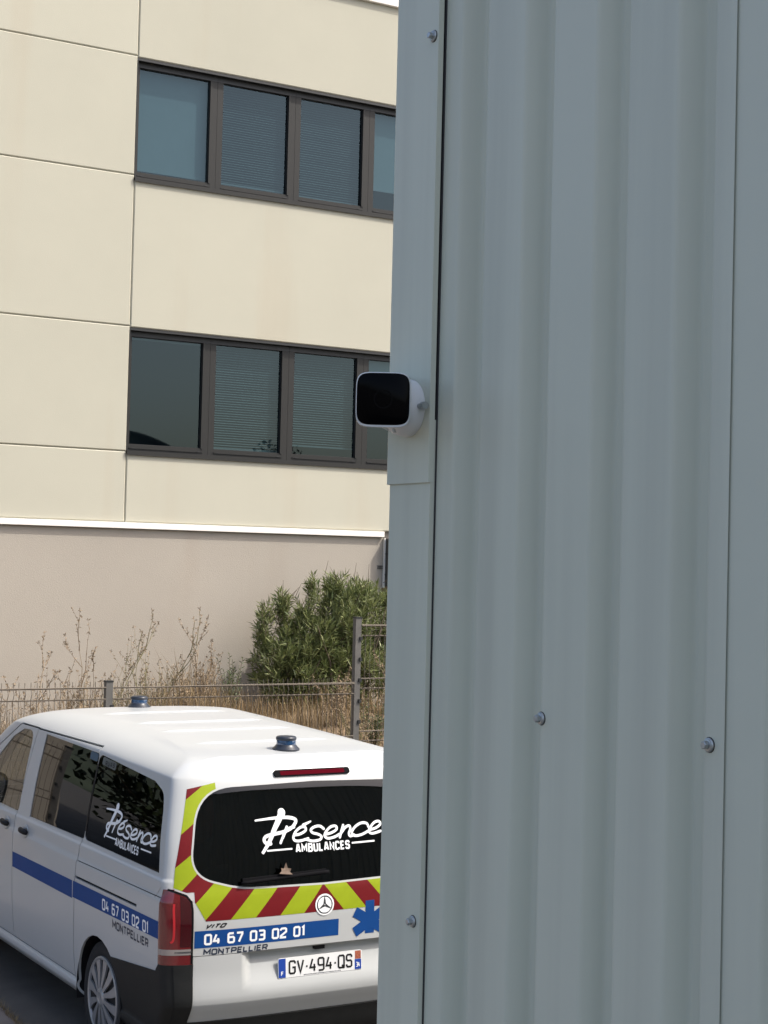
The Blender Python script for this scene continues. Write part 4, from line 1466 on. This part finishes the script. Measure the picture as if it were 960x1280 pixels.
# light guide inside the tail lamp (bright red hook)
for fnS, sg in ((P_side, 1), (P_sideR, -1)):
    m = MB()
    mmn = MB()
    tlo = bpy.data.objects["tail_light" if sg == 1 else "tail_light.001"]
    ribbon(m, P_rear, [(sg*a, b) for a, b in catmull([(-.905, 1.085), (-.907, 1.04), (-.905, .935), (-.909, .888), (-.922, .876)], 5)], .012, .0086)
    vp(m, "light_guide", "lampglow", tlo)
    inner = [(-.872, 1.128), (-.838, 1.112), (-.815, 1.085), (-.812, 1.05), (-.812, .85), (-.872, .85)]
    vp(film(P_rear, [inner if sg == 1 else mir(inner)], .0078, .02), "inner_lens", mat("deep_red_lens", (.045, .002, .004), .1, coat=1.0), tlo)
    m = MB()
    ribbon(m, P_rear, [(sg*a, b) for a, b in [(-.93, 1.160), (-.900, 1.150), (-.838, 1.124), (-.812, 1.092), (-.807, 1.05), (-.807, .757)]], .011, .0084)
    vp(m, "lamp_rim", "matt", tlo)
    m = MB()
    ribbon(m, P_rear, [(sg*a, .822) for a in (-.90, -.87, -.84, -.81)], .008, .0092)
    vp(m, "chrome_strip", "chrome", bpy.data.objects["tail_light" if sg == 1 else "tail_light.001"])
# exterior mirrors
for sx in (-1, 1):
    m = MB()
    c = Vector((sx*1.06, 3.72, 1.27))
    def el(hx_, hz_, y, n=24): return [c+Vector((hx_*math.copysign(abs(math.cos(2*PI*k/n))**.6, math.cos(2*PI*k/n)), y, hz_*math.copysign(abs(math.sin(2*PI*k/n))**.6, math.sin(2*PI*k/n)))) for k in range(n)]
    m.rings([el(.10, .13, -.02), el(.115, .145, 0), el(.10, .13, .06), el(.05, .07, .10)])
    m.tube([c+Vector((-sx*.06, .03, -.09)), c+Vector((-sx*.16, .05, -.10))], .03, 10)
    mo = vp(m, "mirror", "black", None, False, True, angle=40)
    m = MB(); m.rings([el(.088, .118, -.022), el(.086, .116, -.023)]); vp(m, "mirror_glass", "chrome", mo, False)

# a dead leaf caught on the wiper
lp = onr(-.25, 1.214, .022)
lf = MB()
pts = [(-.045, .0), (-.028, .012), (-.030, .030), (-.010, .024), (.004, .058), (.014, .026), (.034, .022), (.026, .004), (.040, -.010), (0, -.012)]
top = [lp+Vector((x, -.003-.012*abs(x)/.04+.006*math.sin(40*z), z)) for x, z in pts]
n = len(pts)
lf.add(top+[v+Vector((0, .0012, 0)) for v in top], [tuple(range(n))[::-1], tuple(range(n, 2*n))]+[(i, (i+1) % n, n+(i+1) % n, n+i) for i in range(n)])
tag(lf.build("dead_leaf", "leafb"), "small brown dead leaf caught on the van's rear wiper", "leaf")

# ------------------------------------------------------------------ wire fence
fence = tag(empty("wire_fence", (.9, YF, 0)), "weathered wire mesh fence with grey posts behind the van", "fence")
def fpost(x, z0, z1):
    m = MB(); m.box((x-.032, YF-.03, z0), (x+.032, YF+.03, z1))
    o = wpart(m, "post", "post", fence)
    m = MB(); m.box((x-.036, YF-.034, z1), (x+.036, YF+.034, z1+.014)); wpart(m, "post_cap", "framed", o)
    z = z0+.3
    while z < z1-.05:
        m = MB(); m.box((x+.012, YF-.044, z-.018), (x+.040, YF-.030, z+.018)); wpart(m, "mesh_clip", "framed", o); z += .205
    return o
def fpanel(x0, x1, z0, z1, seed):
    rnd = random.Random(seed)
    m = MB()
    folds = [z1-.055-.0, z1-.155]
    zz = z1-.155-.42
    while zz > z0+.1:
        folds += [zz, zz-.10]; zz -= .52
    hs = sorted(set([z1-.05, z1-.155] + folds + [z0+.02]))
    def yo(z):
        for a, b in zip(folds[::2], folds[1::2]):
            if b < z < a: return -.028*math.sin(PI*(z-b)/(a-b))
        return 0
    def prism(a, b, r):
        a, b = Vector(a), Vector(b); d = (b-a).normalized()
        u = d.cross(Vector((0, 1, .01))).normalized()*r; v = d.cross(u).normalized()*r
        m.add([a+u, a+v, a-u, a-v, b+u, b+v, b-u, b-v], [(0, 1, 5, 4), (1, 2, 6, 5), (2, 3, 7, 6), (3, 0, 4, 7)])
    for z in hs:
        sag = rnd.uniform(-.004, .004)
        prism((x0, YF-.036, z+sag), (x1, YF-.036, z-sag), .0034)
        prism((x0, YF-.030, z-.007+sag), (x1, YF-.030, z-.007-sag), .0028)
    x = x0+.04
    while x < x1-.02:
        zs = [z0] + sorted(sum([[b, (a+b)/2, a] for a, b in zip(folds[::2], folds[1::2])], [])) + [z1]
        dx = rnd.uniform(-.004, .004)
        for a, b in zip(zs, zs[1:]):
            if b-a > 1e-4: prism((x+dx*(a-z0), YF-.033+yo(a), a), (x+dx*(b-z0), YF-.033+yo(b), b), .0029)
        x += .0545
    wpart(m, "mesh_panel", "wire", fence)
PXS = [-2.36, -1.65, .905, 3.495]
for i, x in enumerate(PXS):
    fpost(x, .1, 1.855 if i < 3 else 2.445)
for a, b in zip(PXS, PXS[1:]): fpanel(a+.036, b-.036, .26, 1.86, int(a*10))
for x in (6.07, 8.64): fpost(x, .1, 2.445)
for a, b in ((3.495, 6.07), (6.07, 8.64)): fpanel(a+.036, b-.036, .6, 2.43, int(a*7))

# ------------------------------------------------------------------ oleander and dry plants
def leaf(m, p, d, ln, wd_, rnd):
    d = d.normalized()
    s = d.cross(Vector((rnd.uniform(-1, 1), rnd.uniform(-1, 1), rnd.uniform(.2, 1)))).normalized()
    nn = s.cross(d)
    b = p+d*ln*.45-nn*ln*.03
    t = p+d*ln-nn*ln*rnd.uniform(.0, .18)
    m.add([p, b+s*wd_, t, b-s*wd_], [(0, 1, 2), (0, 2, 3)])
def bush():
    rnd = random.Random(11)
    c0 = Vector((5.2, 9.3, bank_z(5.2, 9.3)))
    root = tag(empty("oleander_bush", c0), "dense green oleander bush against the beige wall beside the tall fence post", "bush")
    fol, stm = MB(), MB()
    # lobes: x, y, z, rx, ry, rz  (uneven outline)
    lobes = [(4.26, 8.70, 1.86, .40, .40, .46, 80), (4.62, 8.65, 2.02, .42, .42, .46, 90), (4.85, 8.7, 2.18, .46, .42, .50, 110), (5.22, 8.7, 2.28, .50, .42, .52, 120),
             (5.72, 8.75, 2.20, .50, .42, .52, 90), (6.15, 8.8, 2.1, .45, .4, .5, 60), (4.50, 8.6, 1.62, .60, .42, .42, 90), (5.15, 8.55, 1.70, .65, .42, .45, 100), (5.75, 8.6, 1.70, .6, .42, .45, 70),
             (5.04, 8.72, 2.66, .16, .2, .30, 20), (5.16, 8.75, 2.60, .16, .2, .22, 14), (5.42, 8.8, 2.62, .24, .22, .22, 20), (4.06, 8.75, 2.14, .12, .18, .26, 14), (4.34, 8.75, 2.28, .12, .18, .16, 9), (4.60, 8.75, 2.44, .18, .2, .18, 14), (5.8, 8.8, 2.6, .25, .22, .2, 14)]
    sp = random.Random(31)
    for k in range(16):
        t = sp.random(); lobes.append((4.05+1.9*t, 8.75, 2.14+.60*math.sin(PI*(.10+.72*t))+sp.uniform(-.05, .12), .10, .15, .12, sp.randint(3, 6)))
    lobes = [(a+.17, b+.60, c-.01, d, e, f, int(n*1.3)) for a, b, c, d, e, f, n in lobes]
    for (x, y, z, rx, ry, rz, n) in lobes:
        for k in range(n):
            v = Vector((rnd.gauss(0, 1), rnd.gauss(0, 1), rnd.gauss(0, 1))).normalized()
            r = rnd.random()**.45
            tip = Vector((x+v.x*rx*r, y+v.y*ry*r, z+v.z*rz*r))
            d = (Vector((v.x*.7, v.y*.7, .75+v.z*.35))+Vector((rnd.uniform(-.3, .3), rnd.uniform(-.3, .3), 0))).normalized()
            L = rnd.uniform(.16, .32)
            a = tip-d*L
            stm.tube([a, tip], [.0035, .0018], 3, False)
            nl = rnd.randint(15, 24)
            ph = rnd.uniform(0, 6)
            for i in range(nl):
                t = (i/nl)**.8
                q = a+d*L*t
                az = ph+i*2.2
                o = d.orthogonal().normalized(); o2 = d.cross(o)
                lat = o*math.cos(az)+o2*math.sin(az)
                dd = d*(.55+.5*t)+lat*(1.0-.35*t)
                leaf(fol, q, dd, rnd.uniform(.055, .15), rnd.uniform(.0055, .0115), rnd)
    for k in range(34):
        lb = rnd.choice(lobes[:9])
        e = Vector((lb[0]+rnd.uniform(-.3, .3), lb[1]+rnd.uniform(-.3, .3), lb[2]+rnd.uniform(-.2, .3)))
        b = c0+Vector((rnd.uniform(-.45, .75), rnd.uniform(-.2, .2), -.05))
        stm.tube([b, b.lerp(e, .5)+Vector((rnd.uniform(-.08, .08), 0, .1)), e], [.016, .011, .005], 5, False)
    for k in range(40):                              # dead twigs poking through
        lb = rnd.choice(lobes)
        e = Vector((lb[0]+rnd.uniform(-1, 1)*lb[3], lb[1]-abs(rnd.gauss(0, .6))*lb[4], lb[2]+rnd.uniform(-.9, .9)*lb[5]))
        stm.tube([e, e+Vector((rnd.gauss(0, .07), -.05, rnd.uniform(.05, .25)))], [.004, .0015], 4, False)
    wpart(stm, "branches", "stem", root)
    wpart(fol, "foliage", "leaf", root)
bush()
def small_shrub(x, y, h, label, seed):
    rnd = random.Random(seed)
    b = Vector((x, y, bank_z(x, y)-.02))
    root = tag(empty("green_shrub", b), label, "shrub")
    fol, stm = MB(), MB()
    for k in range(16):
        d = Vector((rnd.gauss(0, .22), rnd.gauss(0, .22), 1)).normalized()
        L = h*rnd.uniform(.5, 1.0)
        stm.tube([b, b+d*L], [.005, .002], 4, False)
        for i in range(34):
            t = .2+.8*i/34
            az = i*2.4
            leaf(fol, b+d*L*t, d*.7+Vector((math.cos(az), math.sin(az), 0)), rnd.uniform(.03, .06), .006, rnd)
    wpart(stm, "stems", "stem", root); wpart(fol, "foliage", "leaf2", root)
small_shrub(3.66, 9.0, .78, "small dark green shrub left of the oleander bush", 4)

def weed(x, y, ztop, lean, seed, label, spread=.5, green=False, nb=18):
    rnd = random.Random(seed)
    b = Vector((x-lean, y, bank_z(x, y)-.02))
    h = ztop-b.z
    root = tag(empty("dry_weed", b), label, "weed", "dry weeds behind the fence")
    st, hd = MB(), MB()
    def head(p, n):
        for _ in range(n):
            d = Vector((rnd.gauss(0, 1), rnd.gauss(0, 1), rnd.gauss(.3, 1))).normalized()
            leaf(hd, p, d, rnd.uniform(.015, .04), .005, rnd)
    def branch(p, d, L, r, lvl):
        pts = [p]; q = p.copy(); dd = d.copy()
        ns = 7
        for i in range(ns):
            dd = (dd+Vector((rnd.gauss(0, .10), rnd.gauss(0, .10), .05))).normalized()
            q = q+dd*L/ns
            pts.append(q.copy())
            if lvl < 2 and i >= 2 and rnd.random() < (.85 if lvl == 0 else .5):
                sd = (dd+Vector((rnd.gauss(0, spread), rnd.gauss(0, spread), .15))).normalized()
                branch(q, sd, L*rnd.uniform(.22, .42), r*.6, lvl+1)
            if lvl >= 1 and rnd.random() < .7: head(q, 2)
        st.tube(pts, [r*(1-.75*i/ns) for i in range(ns+1)], 4, False)
        head(q, 5)
    top = Vector((x, y, ztop))
    branch(b, (top-b).normalized(), (top-b).length*1.02, .0085, 0)
    for k in range(nb):
        d = ((top-b).normalized()+Vector((rnd.gauss(0, .28), rnd.gauss(0, .2), 0))).normalized()
        branch(b+Vector((rnd.uniform(-.1, .1), rnd.uniform(-.1, .1), 0)), d, h*rnd.uniform(.45, .85), .0052, 1)
    wpart(st, "stems", "gweed" if green else "weed", root); wpart(hd, "seed_heads", "weed", root)["kind"] = "stuff"
WL = [(1.36, 8.7, 1.93, -.42, "dry brown weed leaning left, between van front and fence post", .5, False),
      (1.10, 8.3, 1.80, -.05, "thin dry weed behind the leftmost fence mesh", .4, False),
      (2.16, 8.7, 2.09, .32, "tall dry weed with curled top beside the fence post", .55, True),
      (2.80, 8.7, 2.12, .36, "tallest dry weed leaning right, above the front roof beacon", .55, True),
      (2.50, 8.9, 1.85, .05, "bushy greenish weed just behind the front beacon", .6, True),
      (3.24, 8.8, 2.02, .12, "pale upright dry weed right of the front beacon", .35, False),
      (3.05, 8.6, 1.82, -.05, "reddish dry weed between beacon and small shrub", .35, False),
      (1.75, 8.5, 1.78, .10, "low dry weed just left of the fence post", .55, False),
      (.62, 8.2, 1.62, .05, "short dry weed at the left picture edge behind the fence", .5, False),
      (.30, 8.6, 1.75, .05, "dry weed left of the van's front, behind the fence", .5, False)]
WL += [(4.55, 7.9, 1.72, .10, "brown dry weed in front of the oleander's left foot", .6, False),
       (5.05, 7.7, 1.70, -.1, "brown dry weed below the middle of the oleander", .6, False),
       (4.35, 7.2, 1.55, .12, "leaning dry weed between oleander and tall fence post", .6, True)]
small_shrub(4.62, 7.3, .62, "low green plant right of the tall fence post", 9)
for i, (x, y, zt, ln, lab, sp, gr) in enumerate(WL): weed(x, y, zt, ln, 20+i, lab, sp, gr)

# dry grass: uncountable
def grass(name, n, xr, yr, zf, hr, seed, dens=None):
    rnd = random.Random(seed)
    m = MB(); k = 0
    while k < n:
        x, y = rnd.uniform(*xr), rnd.uniform(*yr)
        if dens and rnd.random() > dens(x, y): continue
        k += 1
        z = zf(x, y)-.02
        h = rnd.uniform(*hr)*(.7+.5*math.sin(x*2.3+y)**2)
        a = rnd.uniform(0, 2*PI); ln = rnd.uniform(.05, .5)*h
        s = Vector((math.cos(a), math.sin(a), 0)); w = rnd.uniform(.002, .0045)
        lv = Vector((math.cos(a+1.4), math.sin(a+1.4), 0))*ln
        p = Vector((x, y, z))
        q1 = p+lv*.3+Vector((0, 0, h*.6)); q2 = p+lv+Vector((0, 0, h*rnd.uniform(.85, 1.0)))
        m.add([p-s*w, p+s*w, q1+s*w*.8, q1-s*w*.8, q2], [(0, 1, 2, 3), (3, 2, 4)])
    return tag(m.build(name, "straw"), "dry straw coloured grass on the bank behind the fence", "grass", kind="stuff")
grass("dry_grass", 11000, (-1.5, 8.0), (6.1, 9.7), bank_z, (.10, .42), 5, lambda x, y: (.2+.8*ss((x-2.2)/1.5))*(.25+.75*max(0, math.sin(2.1*x+1.3*math.sin(3*y))*math.sin(2.7*y+x))))
o = grass("dry_grass", 8000, (-2.0, 3.4), (7.6, 9.8), bank_z, (.3, .8), 8)
o["label"] = "taller dry straw grass below the weeds behind the fence"
def edge_z(x, y): return 0
rnd = random.Random(3)
m = MB()
for k in range(700):
    t = rnd.random(); y = 1.2+t*3.0
    x = -1.10-.07*(2.9-y)/1.3 + rnd.gauss(0, .012)
    h = rnd.uniform(.015, .06); a = rnd.uniform(0, 6.28); s = Vector((math.cos(a), math.sin(a), 0))*.0022
    p = Vector((x, y, 0)); q = p+Vector((rnd.gauss(0, .03), rnd.gauss(0, .03), h))
    m.add([p-s, p+s, q], [(0, 1, 2)])
tag(m.build("edge_grass", "straw"), "thin dry grass fringe along the pavement edge beside the van", "grass", kind="stuff")

def tree(x, y, h, seed, label):
    rnd = random.Random(seed)
    b = Vector((x, y, 0))
    root = tag(empty("evergreen_tree", b), label, "tree", "dark trees left of the office")
    tr, cr = MB(), MB()
    tr.tube([b-Vector((0, 0, .1)), b+Vector((.05, 0, h*.4)), b+Vector((0, .05, h*.9))], [.16, .11, .03], 8)
    for k in range(150):
        t = rnd.uniform(.12, 1.0); a = rnd.uniform(0, 2*PI)
        R = (.35+1.5*math.sin(PI*min(1, t*.85+.12)))*h/6*rnd.uniform(.75, 1.1)
        p0 = b+Vector((0, 0, h*t*.9)); e = b+Vector((R*math.cos(a), R*math.sin(a), h*t+rnd.uniform(-.2, .3)))
        tr.tube([p0, e], [.03, .006], 4, False)
        for i in range(46):
            q = p0.lerp(e, rnd.uniform(.45, 1.05))+Vector((rnd.gauss(0, .16), rnd.gauss(0, .16), rnd.gauss(0, .16)))
            leaf(cr, q, Vector((rnd.gauss(0, 1), rnd.gauss(0, 1), rnd.gauss(0, 1))), rnd.uniform(.12, .22), .05, rnd)
    wpart(tr, "trunk", "stem", root); wpart(cr, "crown", "leaf3", root)
MT["leaf3"] = leafmat("dark_evergreen_leaf", (.018, .035, .012), (.05, .075, .025), .6, .1)
for i, (x, y, h) in enumerate([(-6.6, 8.6, 5.2), (-8.6, 10.2, 6.4), (-11.0, 9.2, 5.8), (-7.4, 12.6, 7.0)]):  # unseen trees added to darken the van's side glass reflections
    tree(x, y, h, 60+i, ["shortest dark evergreen tree at the left corner of the cream office", "middle dark evergreen tree left of the cream office", "dark evergreen tree farthest left of the cream office", "tallest dark evergreen tree behind the office corner"][i])

shed = tag(empty("vaulted_shed", (14.4, -24, 0)), "dark shed with a curved roof mirrored in the lower left pane", "shed")  # out of view; added to put a dark arch into the pane's reflection
def arch(x0, x1, zs, zt, n=20): return [(x0+(x1-x0)*k/n, zs+(zt-zs)*math.sin(PI*k/n)) for k in range(n+1)]
m = MB()
A = arch(11.9, 17.1, 6.15, 7.02)
vs = [(x, y, z) for y in (-20, -28) for x, z in A] + [(x*1.0, y, z-.12) for y in (-20, -28) for x, z in A]
n = len(A)
m.add(vs, [(k, k+1, n+k+1, n+k) for k in range(n-1)]+[(2*n+k, 3*n+k, 3*n+k+1, 2*n+k+1) for k in range(n-1)]+[(k, 2*n+k, 2*n+k+1, k+1) for k in range(n-1)])
wpart(m, "roof", "cabinet", shed, True)
m = MB(); P = [(12.0, 0)]+[(min(17.0, max(12.0, x)), z-.1) for x, z in A]+[(17.0, 0)]; q = len(P)
m.add([(x, y, z) for y in (-20.2, -27.8) for x, z in P], [tuple(range(q)), tuple(range(2*q-1, q-1, -1))]+[(k, q+k, q+(k+1) % q, (k+1) % q) for k in range(q)])
wpart(m, "wall", "cabinet", shed)
tree(20.2, -20.5, 6.6, 77, "slim dark tree mirrored at the foot of the second lower pane")
